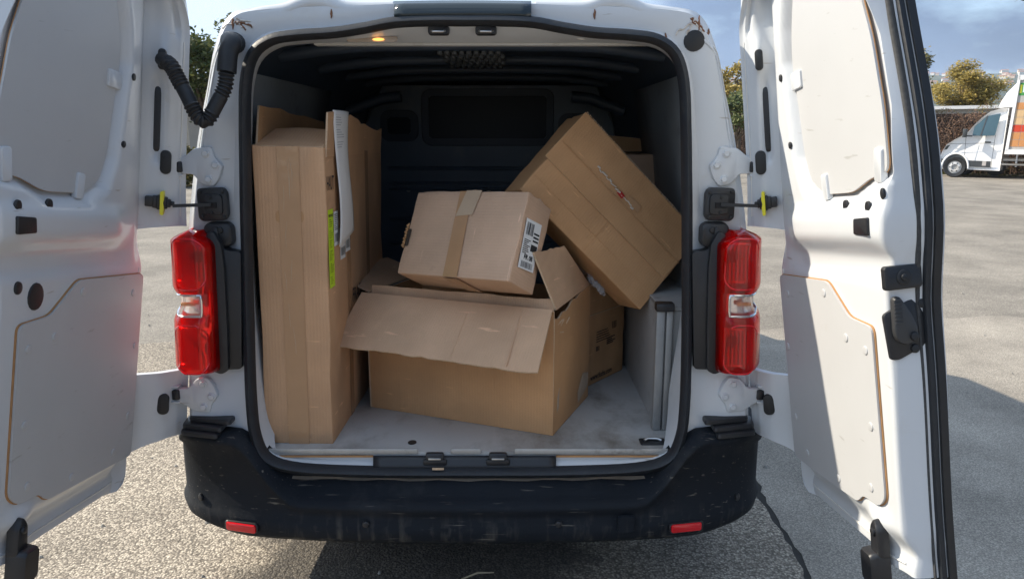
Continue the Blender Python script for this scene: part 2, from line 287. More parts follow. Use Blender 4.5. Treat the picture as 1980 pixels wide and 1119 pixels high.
# ================================================================ ground
def aggregate(name, c1, c2, c3, scale, gap, bump, dist=.006, stain=False):
    m = bpy.data.materials.new(name); m.use_nodes = True; t, l, b = nodes(m); k = m.node_tree.nodes.new
    g = k('ShaderNodeTexCoord')
    nz = k('ShaderNodeTexNoise'); nz.inputs['Scale'].default_value = scale * .6; l.new(g.outputs['Object'], nz.inputs['Vector'])
    wa = k('ShaderNodeVectorMath'); wa.operation = 'MULTIPLY_ADD'; l.new(nz.outputs['Color'], wa.inputs[0]); wa.inputs[1].default_value = (1.2 / scale,) * 3; l.new(g.outputs['Object'], wa.inputs[2])
    vo = k('ShaderNodeTexVoronoi'); vo.inputs['Scale'].default_value = scale; l.new(wa.outputs[0], vo.inputs['Vector'])
    sp_ = k('ShaderNodeSeparateColor'); l.new(vo.outputs['Color'], sp_.inputs[0])
    rp = k('ShaderNodeValToRGB'); el = rp.color_ramp.elements; el[0].color = (*c1, 1); el[0].position = .05; el[1].color = (*c3, 1); el[1].position = .95; em_ = el.new(.5); em_.color = (*c2, 1)
    l.new(sp_.outputs[0], rp.inputs[0])
    rg = k('ShaderNodeMapRange'); rg.inputs['From Min'].default_value = .35; rg.inputs['From Max'].default_value = .75; l.new(vo.outputs['Distance'], rg.inputs[0])
    m1 = k('ShaderNodeMixRGB'); l.new(rg.outputs[0], m1.inputs[0]); l.new(rp.outputs[0], m1.inputs[1]); m1.inputs[2].default_value = (*gap, 1)
    n = k('ShaderNodeTexNoise'); n.inputs['Scale'].default_value = .9; n.inputs['Detail'].default_value = 7; n.inputs['Roughness'].default_value = .65; l.new(g.outputs['Object'], n.inputs['Vector'])
    hs = k('ShaderNodeMapRange'); hs.inputs['From Min'].default_value = .3; hs.inputs['From Max'].default_value = .7; hs.inputs['To Min'].default_value = .62; hs.inputs['To Max'].default_value = 1.22; l.new(n.outputs['Fac'], hs.inputs[0])
    m2 = k('ShaderNodeMixRGB'); m2.blend_type = 'MULTIPLY'; m2.inputs[0].default_value = 1; l.new(m1.outputs[0], m2.inputs[1]); l.new(hs.outputs[0], m2.inputs[2])
    out = m2.outputs[0]
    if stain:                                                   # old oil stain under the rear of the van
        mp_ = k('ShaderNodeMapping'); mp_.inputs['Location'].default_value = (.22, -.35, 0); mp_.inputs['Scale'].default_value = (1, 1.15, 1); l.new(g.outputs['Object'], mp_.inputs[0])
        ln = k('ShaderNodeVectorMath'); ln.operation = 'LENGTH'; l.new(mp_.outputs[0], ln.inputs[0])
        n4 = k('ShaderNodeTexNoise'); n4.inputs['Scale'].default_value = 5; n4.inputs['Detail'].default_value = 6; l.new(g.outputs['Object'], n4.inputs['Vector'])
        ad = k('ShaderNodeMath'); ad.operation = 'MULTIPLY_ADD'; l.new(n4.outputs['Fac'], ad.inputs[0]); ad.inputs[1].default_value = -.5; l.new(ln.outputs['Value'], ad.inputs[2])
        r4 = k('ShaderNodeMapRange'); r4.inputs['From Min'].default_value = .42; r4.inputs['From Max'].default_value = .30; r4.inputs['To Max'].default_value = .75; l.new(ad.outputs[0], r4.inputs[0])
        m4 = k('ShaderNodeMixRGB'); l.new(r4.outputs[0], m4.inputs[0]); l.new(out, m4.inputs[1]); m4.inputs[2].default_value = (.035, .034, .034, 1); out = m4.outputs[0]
    l.new(out, b.inputs['Base Color']); b.inputs['Roughness'].default_value = .85; b.inputs['Specular IOR Level'].default_value = .3
    iv = k('ShaderNodeMath'); iv.operation = 'MULTIPLY_ADD'; l.new(vo.outputs['Distance'], iv.inputs[0]); iv.inputs[1].default_value = -1; l.new(sp_.outputs[1], iv.inputs[2])
    bu = k('ShaderNodeBump'); bu.inputs['Strength'].default_value = bump; bu.inputs['Distance'].default_value = dist; l.new(iv.outputs[0], bu.inputs['Height']); l.new(bu.outputs[0], b.inputs['Normal'])
    return m
ASPH = aggregate('grey_asphalt', (.23, .205, .17), (.30, .27, .225), (.38, .345, .29), 95, (.18, .16, .135), .35)
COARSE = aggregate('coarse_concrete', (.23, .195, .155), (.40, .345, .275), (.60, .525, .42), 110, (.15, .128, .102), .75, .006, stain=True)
FINE = aggregate('fine_concrete', (.29, .26, .215), (.37, .33, .275), (.47, .42, .35), 150, (.22, .196, .165), .45, .004)
S = 2600
tag(mesh('ground', [(-S, -300, 0), (S, -300, 0), (S, S, 0), (-S, S, 0)], [(0, 1, 2, 3)], ASPH), kind='structure')
crack = lambda y: 1.19 + .106 * (y - .163)
far = lambda x: 3.45 + .13 * x + .10 * math.sin(x * 2.1) + .05 * math.sin(x * 7.3 + 1)
rnd = random.Random(3)
def apron(name, x0, x1, crack_left, m, z):
    ys = np.linspace(-5, 3.4, 170); xs = np.linspace(x0, x1, 60)
    cr = [(crack(y) + (.009 if crack_left else -.009) * (1 + rnd.random()) + .018 * math.sin(y * 6) + rnd.uniform(-.007, .007), y) for y in ys]
    edge = [(x, far(x) + rnd.uniform(-.03, .03)) for x in xs]
    if crack_left: edge = [e_ for e_ in edge if e_[0] > cr[-1][0] + .1]; poly = cr + edge + [(x1, -5)]
    else: edge = [e_ for e_ in edge if e_[0] < cr[-1][0] - .1]; poly = cr + edge[::-1] + [(x0, -5)]
    bm = bmesh.new(); vs_ = [bm.verts.new((a, b, z)) for a, b in poly]; f = bm.faces.new(vs_)
    bmesh.ops.triangulate(bm, faces=[f]); bmesh.ops.recalc_face_normals(bm, faces=bm.faces)
    me = bpy.data.meshes.new(name); bm.to_mesh(me); bm.free()
    return tag(link(name, me, m), kind='structure')
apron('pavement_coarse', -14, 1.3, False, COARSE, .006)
apron('pavement_fine', 1.2, 16, True, FINE, .006)
mb = MB(); mb.grid(lambda u, v: Vector((crack(-5 + 8.3 * v) - .045 + .09 * u, -5 + 8.3 * v, .003)), 1, 30); tag(mb.build('pavement_joint', mat('joint_dirt', (.035, .032, .028), .95, var=.5, scale=30)), kind='structure')
# loose pebbles and leaves lying in the yard
mb = MB()
for _ in range(260):
    y = rnd.uniform(-.4, 6); x = rnd.uniform(-5, 6); s = rnd.uniform(.006, .016)
    q = [Vector((rnd.uniform(-s, s), rnd.uniform(-s, s), 0)) for _ in range(4)]
    a = rnd.uniform(0, 6.28)
    ring = [Vector((x + s * math.cos(a + k * 1.05) * rnd.uniform(.6, 1), y + s * math.sin(a + k * 1.05) * rnd.uniform(.6, 1), .007)) for k in range(6)]
    top = [Vector((p.x * .4 + x * .6, p.y * .4 + y * .6, .007 + s * .7)) for p in ring]
    mb.loft([ring, top], caps=True)
tag(mb.build('pebbles', mat('pebble_stone', (.25, .235, .21), .9, var=.5, scale=3)), 'loose pebbles scattered over the yard', 'pebbles', kind='stuff')
mb = MB(); p0 = at(892, 1119, z=.012); p1 = at(955, 1106, z=.02)
mb.tube([p0, p0.lerp(p1, .5) + Vector((.0, .01, .006)), p1], [.003, .004, .002], 6)
tag(mb.build('dry_twig', mat('dry_straw', (.45, .37, .25), .9)), 'dry straw twig lying on the ground under the bumper', 'twig')

# ================================================================ the van
van = empty('cargo_van', (0, 1.5, 0), label='white cargo van with both rear doors open and boxes inside', cat='van')
def ymid(z): return -.06 * max(0, min(1, (1.0 - z) / .45))
half_px = [(900, 912), (1000, 912), (1100, 911), (1230, 905), (1293, 887), (1317, 845), (1325, 780), (1328, 680), (1329, 600), (1329, 500), (1329, 400), (1328, 320), (1327, 250), (1323, 160), (1307, 105), (1272, 77), (1222, 68), (1150, 63), (1090, 54), (1030, 43), (960, 40), (900, 40)]
half = []
for px, py in half_px:
    p = at(px, py, y=0)
    p = at(px, py, y=ymid(p.z)); half.append(Vector((max(0, p.x), p.y, p.z)))
half[0].x = 0; half[-1].x = 0
outer = [(0, .42), (.17, .42), (.34, .42), (.55, .42), (.80, .45), (.895, .52), (.91, .62), (.908, .80), (.90, .95), (.885, 1.12), (.865, 1.28), (.84, 1.42), (.81, 1.56), (.768, 1.71), (.738, 1.82), (.692, 1.905), (.62, 1.930), (.47, 1.938), (.34, 1.94), (.2, 1.944), (.1, 1.946), (0, 1.946)]
def full(h):     # half outline -> closed loop
    h = catmull(h, 4); return h + [Vector((-p.x, p.y, p.z)) for p in h[::-1][1:-1]]
sealH = half
outH = [Vector((x, 0, z)) for x, z in outer]
def off(h, d):   # move the half outline outwards in the xz plane
    out = []
    for i, p in enumerate(h):
        a, b = h[max(0, i - 1)], h[min(len(h) - 1, i + 1)]; t = (b - a).normalized(); n = Vector((t.z, 0, -t.x))
        q = p + n * d
        if i in (0, len(h) - 1): q.x = 0
        out.append(q)
    return out
def setY(h, y): return [Vector((p.x, y(p) if callable(y) else y, p.z)) for p in h]
def mixH(a, b, t): return [p.lerp(q, t) for p, q in zip(a, b)]
jamb = []
for p in sealH:
    z = p.z; x = p.x * (1.025 if z > 1.2 else .965 + .06 * sstep(.6, 1.2, z))
    if z > 1.6: z = min(z - .012, 1.838 + .0 * x)
    if z < .6: z = .574
    jamb.append(Vector((x, .115 if p.z > .7 else -.03 + .145 * sstep(.55, .7, p.z), z)))
# pressed rear frame: jamb, seal land, pillar face, rounded corner, sides and roof, cab
rings = [full(jamb), full(setY(mixH(jamb, off(sealH, -.016), .75), lambda p: ymid(p.z) + .028)), full(setY(off(sealH, -.012), lambda p: ymid(p.z) + .004)), full(setY(off(sealH, .016), lambda p: ymid(p.z) + .004)),
         full(setY(mixH(sealH, outH, .22), lambda p: ymid(p.z) + .020)), full(setY(mixH(sealH, outH, .55), lambda p: ymid(p.z) + .012)),
         full(setY(mixH(sealH, outH, .84), lambda p: ymid(p.z) + .016)), full(setY(mixH(sealH, outH, .90), lambda p: ymid(p.z) + .030)), full(setY(mixH(sealH, outH, .965), lambda p: .036)), full(setY(outH, .075))]
def topz(y):
    for (a, za), (b, zb) in zip(((.0, 1.946), (2.75, 1.93), (3.0, 1.86), (3.7, 1.17), (4.25, .98), (4.42, .72), (4.46, .5)), ((2.75, 1.93), (3.0, 1.86), (3.7, 1.17), (4.25, .98), (4.42, .72), (4.46, .5), (9, .5))):
        if a <= y <= b: return za + (zb - za) * (y - a) / (b - a)
for y in (.25, .7, 1.5, 2.2, 2.75, 3.0, 3.35, 3.7, 4.0, 4.25, 4.42, 4.46):
    wx = (1.035 if y < 3.8 else 1.035 - .16 * ((y - 3.8) / .7) ** 2) * (1 if y > .3 else 1.01)
    rings.append(full([Vector((p.x * wx, y, .17 + (max(p.z, .42) - .42) * (topz(y) - .17) / (1.946 - .42))) for p in outH]))
mb = MB(); mb.loft(rings, caps=False)
n = len(rings[0]); k = len(mb.v); mb.f.append(tuple(range((len(rings) - 1) * n, len(rings) * n))); mb.m.append(0)
body = mb.build('body_shell', WHITE, van, smooth=38)
# windscreen and side glass
mb = MB()
for s in (-1, 1):
    mb.prism([(2.45, 1.22), (3.42, 1.2), (2.98, 1.68), (2.5, 1.74)], (s * .925, 0, 0), (0, 1, 0), (-s * 0, 0, 1), (s * .012, 0, 0))
    mb.build('side_window', BLUEGLASS, van, bevel=.004); mb = MB()
mb.prism([(-.68, 0), (.68, 0), (.60, .86), (-.60, .86)], (0, 3.72, 1.20), (1, 0, 0), (0, -.695, .70), (0, .01, .012)); mb.build('windscreen', BLUEGLASS, van)
# wheels
def wheel(parent, c, r, wdt, side):
    c = Vector(c); mb = MB(); prof = [(.58, -.5), (.62, -.5), (.93, -.5), (1, -.36), (1, .36), (.93, .5), (.62, .5), (.58, .35)]
    rings_ = []
    for i in range(28):
        a = 2 * math.pi * i / 28
        rings_.append([c + Vector((side * wdt * q, r * p * math.cos(a), r * p * math.sin(a))) for p, q in prof])
    mb.loft(rings_ + [rings_[0]], closed=False); t_ = mb.build('wheel', RUBBER, parent, smooth=35)
    mb = MB(); pr = [(.60, .3), (.52, .42), (.30, .30), (.12, .36), (.0, .38)]
    rings_ = [[c + Vector((side * wdt * q, r * p * math.cos(2 * math.pi * i / 28), r * p * math.sin(2 * math.pi * i / 28))) for i in range(28)] for p, q in pr[:-1]]
    mb.loft(rings_, caps=True); mb.build('rim', METAL, t_, smooth=35)
    return t_
for x in (-1, 1):
    for y in (1.0, 3.75): wheel(van, (x * .835, y, .325), .32, .215, x)
# door seal
prof = [(-.015, .010), (-.012, -.020), (-.003, -.030), (.009, -.024), (.014, -.006), (.014, .012)]
sl_ = full(setY(sealH, 0)); m_ = len(sl_); sr = []
for i, p in enumerate(sl_):
    a, b = sl_[i - 1], sl_[(i + 1) % m_]; t_ = (b - a).normalized(); nn = Vector((t_.z, 0, -t_.x))
    yy = ymid(p.z)
    sr.append([Vector((p.x, yy, p.z)) + nn * (u * 1.05) + Vector((0, v, 0)) for u, v in prof])
mb = MB(); mb.loft(sr + [sr[0]]); mb.build('door_seal', SEALM, van, smooth=50)
# black strip above the opening, light lens inside
mb = MB(); mb.grid(lambda u, v: at(763 + 264 * u, 9 - 1.5 * math.sin(u * 3.14) + v * 25, y=-.012 + .03 * (1 - v) ** 3), 12, 4); o_ = mb.build('brake_light_strip', BLUEGLASS, van, smooth=60)
so_ = o_.modifiers.new('thick', 'SOLIDIFY'); so_.thickness = .02; so_.offset = 0
# roof gutter line / raised roof shoulders
mb = MB()
for s in (-1, 1):
    pts = [(s * .205, .03, 1.944), (s * .34, .03, 1.944), (s * .40, .03, 1.962), (s * .46, .03, 1.960), (s * .52, .03, 1.938), (s * .60, .03, 1.926), (s * .66, .035, 1.905)]
    mb.tube(catmull([(a, b_ + .01, c_ - .024) for a, b_, c_ in pts], 4), .026, 12)
    mb.tube([(s * .205, .05, 1.93), (s * .205, 2.4, 1.93)], .006, 6)
mb.build('roof_shoulder', WHITE, van, smooth=50)
from mathutils.bvhtree import BVHTree
bvh = BVHTree.FromPolygons([v.co.copy() for v in body.data.vertices], [tuple(p.vertices) for p in body.data.polygons])
def onbody(px, py, lift=.001, fb=.01):
    q = at(px, py, y=0) - CAM; h_, n_, i_, d_ = bvh.ray_cast(CAM, q.normalized())
    return (h_ - q.normalized() * lift) if h_ is not None and h_.y < .12 else None
# seam sealer and rust at the upper corners
rs = random.Random(11)
for s, cx in ((-1, 462), (1, 1340)):
    for kk in range(5):
        x0 = cx + rs.uniform(-8, 8); y0 = 42 + rs.uniform(-8, 8); dx = s * rs.uniform(-38, 38); dy = rs.uniform(4, 26)
        pts = [onbody(x0 + dx * t + rs.uniform(-3, 3), y0 + dy * t * t + rs.uniform(-3, 3)) for t in (0, .2, .4, .6, .8, 1)]; pts = [p for p in pts if p is not None]
        if len(pts) < 3: continue
        mb = MB(); cc = catmull(pts, 3); mb.tube(cc, [.0030 * rs.uniform(.5, 1.2) for _ in cc], 6); mb.build('seam_sealer', SEALANT if kk < 3 else RUST, van, smooth=60)
for px, py, l_ in ((1150, 18, 20), (640, 18, 18), (1352, 30, 30), (450, 32, 26), (1287, 64, 16), (1370, 52, 14)):
    mb = MB(); cc = [p for p in [onbody(px + rs.uniform(-1, 1), py + l_ * t) for t in (0, .25, .5, .75, 1)] if p is not None]; 
    if len(cc) > 1: mb.tube(cc, [.001, .003, .004, .003, .001][:len(cc)], 6); mb.build('rust_run', RUST, van)
for s in (1, -1):                                               # pressed crease down each pillar
    for sh, m_ in ((0, WHITE), (5, JAMB)):
        cc = [onbody(902 + s * (x - 902 + sh), y, .0005) for x, y in ((1352, 70), (1375, 92), (1385, 115), (1392, 150), (1400, 200), (1408, 250), (1416, 300))]; cc = [p for p in cc if p is not None]
        
        if len(cc) < 3: continue
        mb = MB(); cc = catmull(cc, 4); mb.tube(cc, .0035 if sh == 0 else .0018, 6); mb.build('pillar_crease', m_, van, smooth=60)
# round plugs / grommets of the cable conduit
for px, py in ((1341, 80), (456, 84)):
    mb = MB(); mb.dome(ell(.062, .062, 20), at(px, py, y=.025), (1, 0, 0), (0, 0, 1), (0, -.016, 0), .75); mb.build('rubber_plug', RUBBER, van, smooth=40)
# header: latch strikers, lamp, reveal
for px in (849, 940):
    mb = MB(); O = at(px, 60, y=.03); mb.dome(rr(.062, .028, .009), O, (1, 0, 0), (0, 0, 1), (0, -.022, 0), .85); h_ = mb.build('latch_striker', PLAST, van, smooth=40)
    mb = MB(); mb.tube([O + Vector((-.018, -.024, -.004)), O + Vector((-.015, -.034, -.006)), O + Vector((.015, -.034, -.006)), O + Vector((.018, -.024, -.004))], .004, 8); mb.build('striker_bar', METAL, h_, smooth=50)
mb = MB(); mb.prism(rr(1.02, .012, .005), at(930, 84, y=.13), (1, 0, 0), (0, 0, 1), (0, .03, 0)); mb.build('header_trim', JAMB, van)
O = at(720, 75, y=.06); mb = MB(); mb.dome(rr(.15, .017, .008), O, (1, 0, 0), (0, .25, .97), (0, -.012, -.004), .8); lm_ = mb.build('cargo_lamp', mat('lamp_housing', (.45, .36, .28), .4), van, smooth=40)
GLOW = bpy.data.materials.new('warm_bulb'); GLOW.use_nodes = True; t, l, b = nodes(GLOW); b.inputs['Base Color'].default_value = (.8, .4, .1, 1); b.inputs['Emission Color'].default_value = (1, .42, .10, 1); b.inputs['Emission Strength'].default_value = .9
mb = MB(); mb.dome(ell(.035, .009, 14), O + Vector((.02, -.013, -.004)), (1, 0, 0), (0, .25, .97), (0, -.004, 0), .6); mb.build('bulb', GLOW, lm_)
for px in (1125, 645):
    mb = MB(); mb.dome(ell(.034, .012, 14), at(px, 74, y=.05), (1, 0, 0), (0, 0, 1), (0, -.008, 0), .6); mb.build('trim_stud', JAMB, van, smooth=40)

# ---- cargo space
FLOOR = mat('cargo_floor_board', (.46, .46, .45), .5, var=.16, scale=3.5, bump=.06, bscale=200, dirt=(.17, .145, .115), dscale=4.6, dlo=.47, dhi=.74, stretch=(1, .55, 1))
t, l, b = nodes(FLOOR); k = FLOOR.node_tree.nodes.new; g = k('ShaderNodeTexCoord')
for rot, thr in ((.7, .70), (-.5, .71), (1.4, .715)):           # scratches in the floor
    mp_ = k('ShaderNodeMapping'); mp_.inputs['Rotation'].default_value = (0, 0, rot); mp_.inputs['Scale'].default_value = (2.2, 70, 1); l.new(g.outputs['Object'], mp_.inputs[0])
    n_ = k('ShaderNodeTexNoise'); n_.inputs['Scale'].default_value = 2.2; n_.inputs['Detail'].default_value = 3; l.new(mp_.outputs[0], n_.inputs['Vector'])
    r_ = k('ShaderNodeValToRGB'); r_.color_ramp.elements[0].position = thr; r_.color_ramp.elements[1].position = thr + .05; l.new(n_.outputs['Fac'], r_.inputs[0])
    src = b.inputs['Base Color'].links[0].from_socket; mm = k('ShaderNodeMixRGB'); l.new(r_.outputs[0], mm.inputs[0]); l.new(src, mm.inputs[1]); mm.inputs[2].default_value = (.58, .57, .55, 1); l.new(mm.outputs[0], b.inputs['Base Color'])
FZ = .58
mb = MB(); mb.prism([(-.655, -.033), (.655, -.033), (.655, .09), (.70, .13), (.70, 2.4), (-.70, 2.4), (-.70, .13), (-.655, .09)], (0, 0, FZ - .012), (1, 0, 0), (0, 1, 0), (0, 0, .012)); flo = mb.build('cargo_floor', FLOOR, van)
mb = MB(); c_ = at(797, 855, z=FZ + .001); mb.prism(ell(.028, .034, 16), c_, (1, 0, 0), (0, 1, 0), (0, 0, .0015)); mb.build('finger_hole', mat('hole_shadow', (.03, .02, .015), .9), flo)
mb = MB(); c_ = at(1262, 854, z=FZ + .001); mb.dome(rr(.085, .05, .006), c_, (1, .02, 0), (0, 1, 0), (0, 0, .004), .85); lr_ = mb.build('lashing_recess', PLAST, flo)
mb = MB(); mb.tube([c_ + Vector((-.028, 0, .006)), c_ + Vector((-.015, .006, .010)), c_ + Vector((.015, .004, .010)), c_ + Vector((.028, 0, .006))], .005, 8); mb.build('lashing_ring', METAL, flo, smooth=50)
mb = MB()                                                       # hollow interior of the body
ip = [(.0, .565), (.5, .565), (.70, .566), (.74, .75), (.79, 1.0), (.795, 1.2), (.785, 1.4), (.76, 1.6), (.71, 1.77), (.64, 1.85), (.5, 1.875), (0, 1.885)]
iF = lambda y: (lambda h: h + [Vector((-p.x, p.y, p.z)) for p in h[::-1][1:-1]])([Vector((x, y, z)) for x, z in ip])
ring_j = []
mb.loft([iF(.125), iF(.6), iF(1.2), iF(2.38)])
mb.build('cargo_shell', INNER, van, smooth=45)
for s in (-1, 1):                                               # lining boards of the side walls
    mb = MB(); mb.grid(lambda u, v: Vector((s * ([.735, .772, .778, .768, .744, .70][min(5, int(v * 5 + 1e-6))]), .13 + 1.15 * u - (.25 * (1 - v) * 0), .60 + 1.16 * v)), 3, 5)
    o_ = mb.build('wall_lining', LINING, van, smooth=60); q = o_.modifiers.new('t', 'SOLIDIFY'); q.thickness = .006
    for yy, zz in ((.35, 1.66), (.62, 1.52), (.95, 1.66), (.9, 1.3)):
        mb = MB(); mb.dome(ell(.016, .016, 10), (s * (.757 if zz > 1.6 else .762), yy, zz), (0, 1, 0), (0, 0, 1), (-s * .008, 0, 0), .6); mb.build('lining_rivet', PLAST, o_)
for y in (.42, .95, 1.45, 1.95):                                # roof bows
    mb = MB(); mb.tube(catmull([(-.66, y, 1.83), (-.4, y, 1.862), (0, y, 1.868), (.4, y, 1.862), (.66, y, 1.83)], 4), .022, 8); mb.build('roof_bow', INNER, van, smooth=50)
mb = MB(); rq = random.Random(5)
for i in range(5):
    for j in range(9):
        mb.box((-.10 + j * .026 + (.013 if i % 2 else 0) - .02, .55 + i * .13, 1.852), (.018, .10 * rq.uniform(.7, 1), .018))
mb.build('roof_honeycomb_pad', mat('pad_grey', (.08, .09, .10), .6), van, bevel=.004, seg=1)
for s in (-1, 1):
    mb = MB(); mb.tube([(s * .73, 1.75, 1.68), (s * .55, 1.80, 1.75), (s * .45, 1.8, 1.76)], .03, 10); mb.build('roof_duct', INNER, van, smooth=50)
# bulkhead with pressed window panel and swages
BY = 2.36
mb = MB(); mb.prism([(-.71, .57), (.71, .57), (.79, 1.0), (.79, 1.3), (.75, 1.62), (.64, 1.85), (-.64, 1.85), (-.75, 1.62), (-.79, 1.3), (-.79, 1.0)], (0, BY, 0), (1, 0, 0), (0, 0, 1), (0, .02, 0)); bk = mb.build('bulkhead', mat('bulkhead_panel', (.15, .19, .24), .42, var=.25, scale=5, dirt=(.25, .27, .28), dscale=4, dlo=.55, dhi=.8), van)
GLS = mat('bulkhead_glass', (.012, .018, .026), .35, var=.1, spec=.2)
def ringplate(name, O, w_, h_, r, t_, parent, m, depth=.02):
    a, b_ = rr(w_, h_, r, 6), rr(w_ - 2 * t_, h_ - 2 * t_, max(.004, r - t_), 6); mb = MB()
    mb.loft([[Vector((O.x + p, O.y, O.z + q)) for p, q in a], [Vector((O.x + p * .985, O.y - depth, O.z + q * .985)) for p, q in a], [Vector((O.x + p, O.y - depth, O.z + q)) for p, q in b_], [Vector((O.x + p, O.y + .0, O.z + q)) for p, q in b_]]); return mb.build(name, m, parent, smooth=45)
for cx, cz, w_, h_ in ((-.01, 1.665, .80, .34), (-.545, 1.615, .23, .19), (.525, 1.60, .22, .18)):
    O = Vector((cx, BY - .001, cz)); ringplate('window_frame', O, w_, h_, .06, .045, bk, INNER)
    mb = MB(); mb.prism(rr(w_ - .08, h_ - .08, .04), O + Vector((0, -.003, 0)), (1, 0, 0), (0, 0, 1), (0, -.004, 0)); mb.build('window_pane', GLS, bk)
for z, t_ in ((1.36, .012), (1.27, .010), (1.235, .010), (1.05, .012), (.9, .012)):
    mb = MB(); mb.tube([(-.62, BY, z), (-.6, BY - .006, z), (.6, BY - .006, z), (.62, BY, z)], t_, 8); mb.build('swage', bk.data.materials[0], bk, smooth=50)
for px in (790, 945):
    mb = MB(); mb.dome(ell(.03, .03, 12), at(px, 367, y=BY - .002), (1, 0, 0), (0, 0, 1), (0, -.01, 0), .6); mb.build('bulkhead_bolt', METAL, bk)
# right wheel arch casing with aluminium corner post
mb = MB(); mb.prism([(.155, FZ), (1.75, FZ), (1.75, 1.0), (.155, 1.0)], (.63, 0, 0), (0, 1, 0), (0, 0, 1), (.012, 0, 0))
mb.prism([(.155, .63), (1.75, .63), (1.75, .78), (.155, .78)], (0, 0, .995), (0, 1, 0), (1, 0, 0), (0, 0, .012)); mb.prism([(.642, FZ), (.76, FZ), (.76, .992), (.642, .992)], (0, .157, 0), (1, 0, 0), (0, 0, 1), (0, .012, 0))
cas = mb.build('wheel_arch_casing', CASING, van)
mb = MB(); mb.box((.628, .148, .79), (.028, .03, .418)); mb.box((.658, .142, .79), (.022, .012, .418)); mb.build('corner_post', mat('grey_post', (.30, .30, .295), .5, metal=.3, var=.2, scale=20), cas, bevel=.004)
mb = MB(); mb.box((.640, .145, 1.012), (.06, .045, .028)); mb.build('post_cap', PLAST, cas, bevel=.005)
mb = MB(); mb.prism([(.155, FZ), (1.75, FZ), (1.75, 1.0), (.155, 1.0)], (-.70, 0, 0), (0, 1, 0), (0, 0, 1), (-.012, 0, 0)); mb.build('wheel_arch_casing', CASING, van)
# threshold: aluminium edge strips, plywood edge, black sill cover with latch pockets
ZS = FZ
def sill(px0, px1, py, h_, y, t_, name, m, parent, **k_):
    a, b_ = at(px0, py, y=y), at(px1, py, y=y); mb = MB(); mb.box(((a.x + b_.x) / 2, y - t_ / 2, (a.z + b_.z) / 2), (b_.x - a.x, t_, h_)); return mb.build(name, m, parent, **k_)
for a, b_ in ((513, 808), (872, 930), (995, 1291)):
    sill(a, b_, 871, .018, -.034, .006, 'threshold_strip', ALU, flo, bevel=.002)
for a, b_ in ((510, 722), (1075, 1292)): sill(a, b_, 881, .006, -.035, .004, 'board_edge', EDGE, flo)
mb = MB(); mb.grid(lambda u, v: at(722 + 353 * u, 881 + 26 * v, y=-.036 - .022 * v), 20, 3); o_ = mb.build('sill_cover', PLAST, van, smooth=50); q = o_.modifiers.new('t', 'SOLIDIFY'); q.thickness = .012; q.offset = 0
for px in (841, 963):
    O = at(px, 880, y=-.050); mb = MB(); mb.dome(rr(.058, .022, .008), O, (1, 0, 0), (0, .2, .98), (0, -.012, 0), .8); p_ = mb.build('latch_pocket', PLAST, van, smooth=40)
    mb = MB(); mb.box(O + Vector((0, -.014, -.006)), (.040, .006, .007)); mb.build('latch_plate', METAL, p_, bevel=.002)
    mb = MB(); mb.box(at(px, 893, y=-.056), (.075, .012, .022)); mb.build('pocket_lip', PLAST, p_, bevel=.006)
mb = MB(); mb.box(at(847, 906, y=-.082), (.036, .004, .006)); mb.build('seal_tag', CARDEDGE, van)

# ---- bumper
planh = [(-1.0, .62), (-.996, .35), (-.988, .18), (-.965, .06), (-.905, -.035), (-.80, -.085), (-.65, -.118), (-.45, -.140), (-.22, -.152), (0, -.156)]
plan = catmull([Vector((x, y, 0)) for x, y in planh] + [Vector((-x, y, 0)) for x, y in planh[::-1][1:]], 6)
def bump_ring(i):
    p = plan[i]; a, b_ = plan[max(0, i - 1)], plan[min(len(plan) - 1, i + 1)]; t_ = (b_ - a).normalized(); nn = Vector((t_.y, -t_.x, 0))    # outward
    ax = abs(p.x); c_ = sstep(.53, .735, ax)
    zt = .455 + .195 * c_ - .03 * sstep(.90, .955, ax); zb = .305 + .03 * sstep(.7, .95, ax)
    zm = .39 + .02 * c_
    pr = [(.10 - .01 * c_, zt + .056 * (1 - c_)), (.083, zt + .044 * (1 - c_) + .004 * c_), (.055 + .01 * c_, zt + .014), (.03, zt + .007), (.012, zt - .001), (.003, zt - .010), (.002, zt - .022), (.013, zt - .036), (.012, zm + .012), (.008, zm + .004), (.008, zm - .004), (.002, zm - .012), (.010, zb + .03), (.03, zb + .008), (.07, zb), (.15, zb - .01)]
    return [Vector((p.x, p.y, z)) - nn * d for d, z in pr]
mb = MB(); mb.loft([bump_ring(i) for i in range(len(plan))], closed=False); bu_ = mb.build('rear_bumper', BUMPER, van, smooth=55)
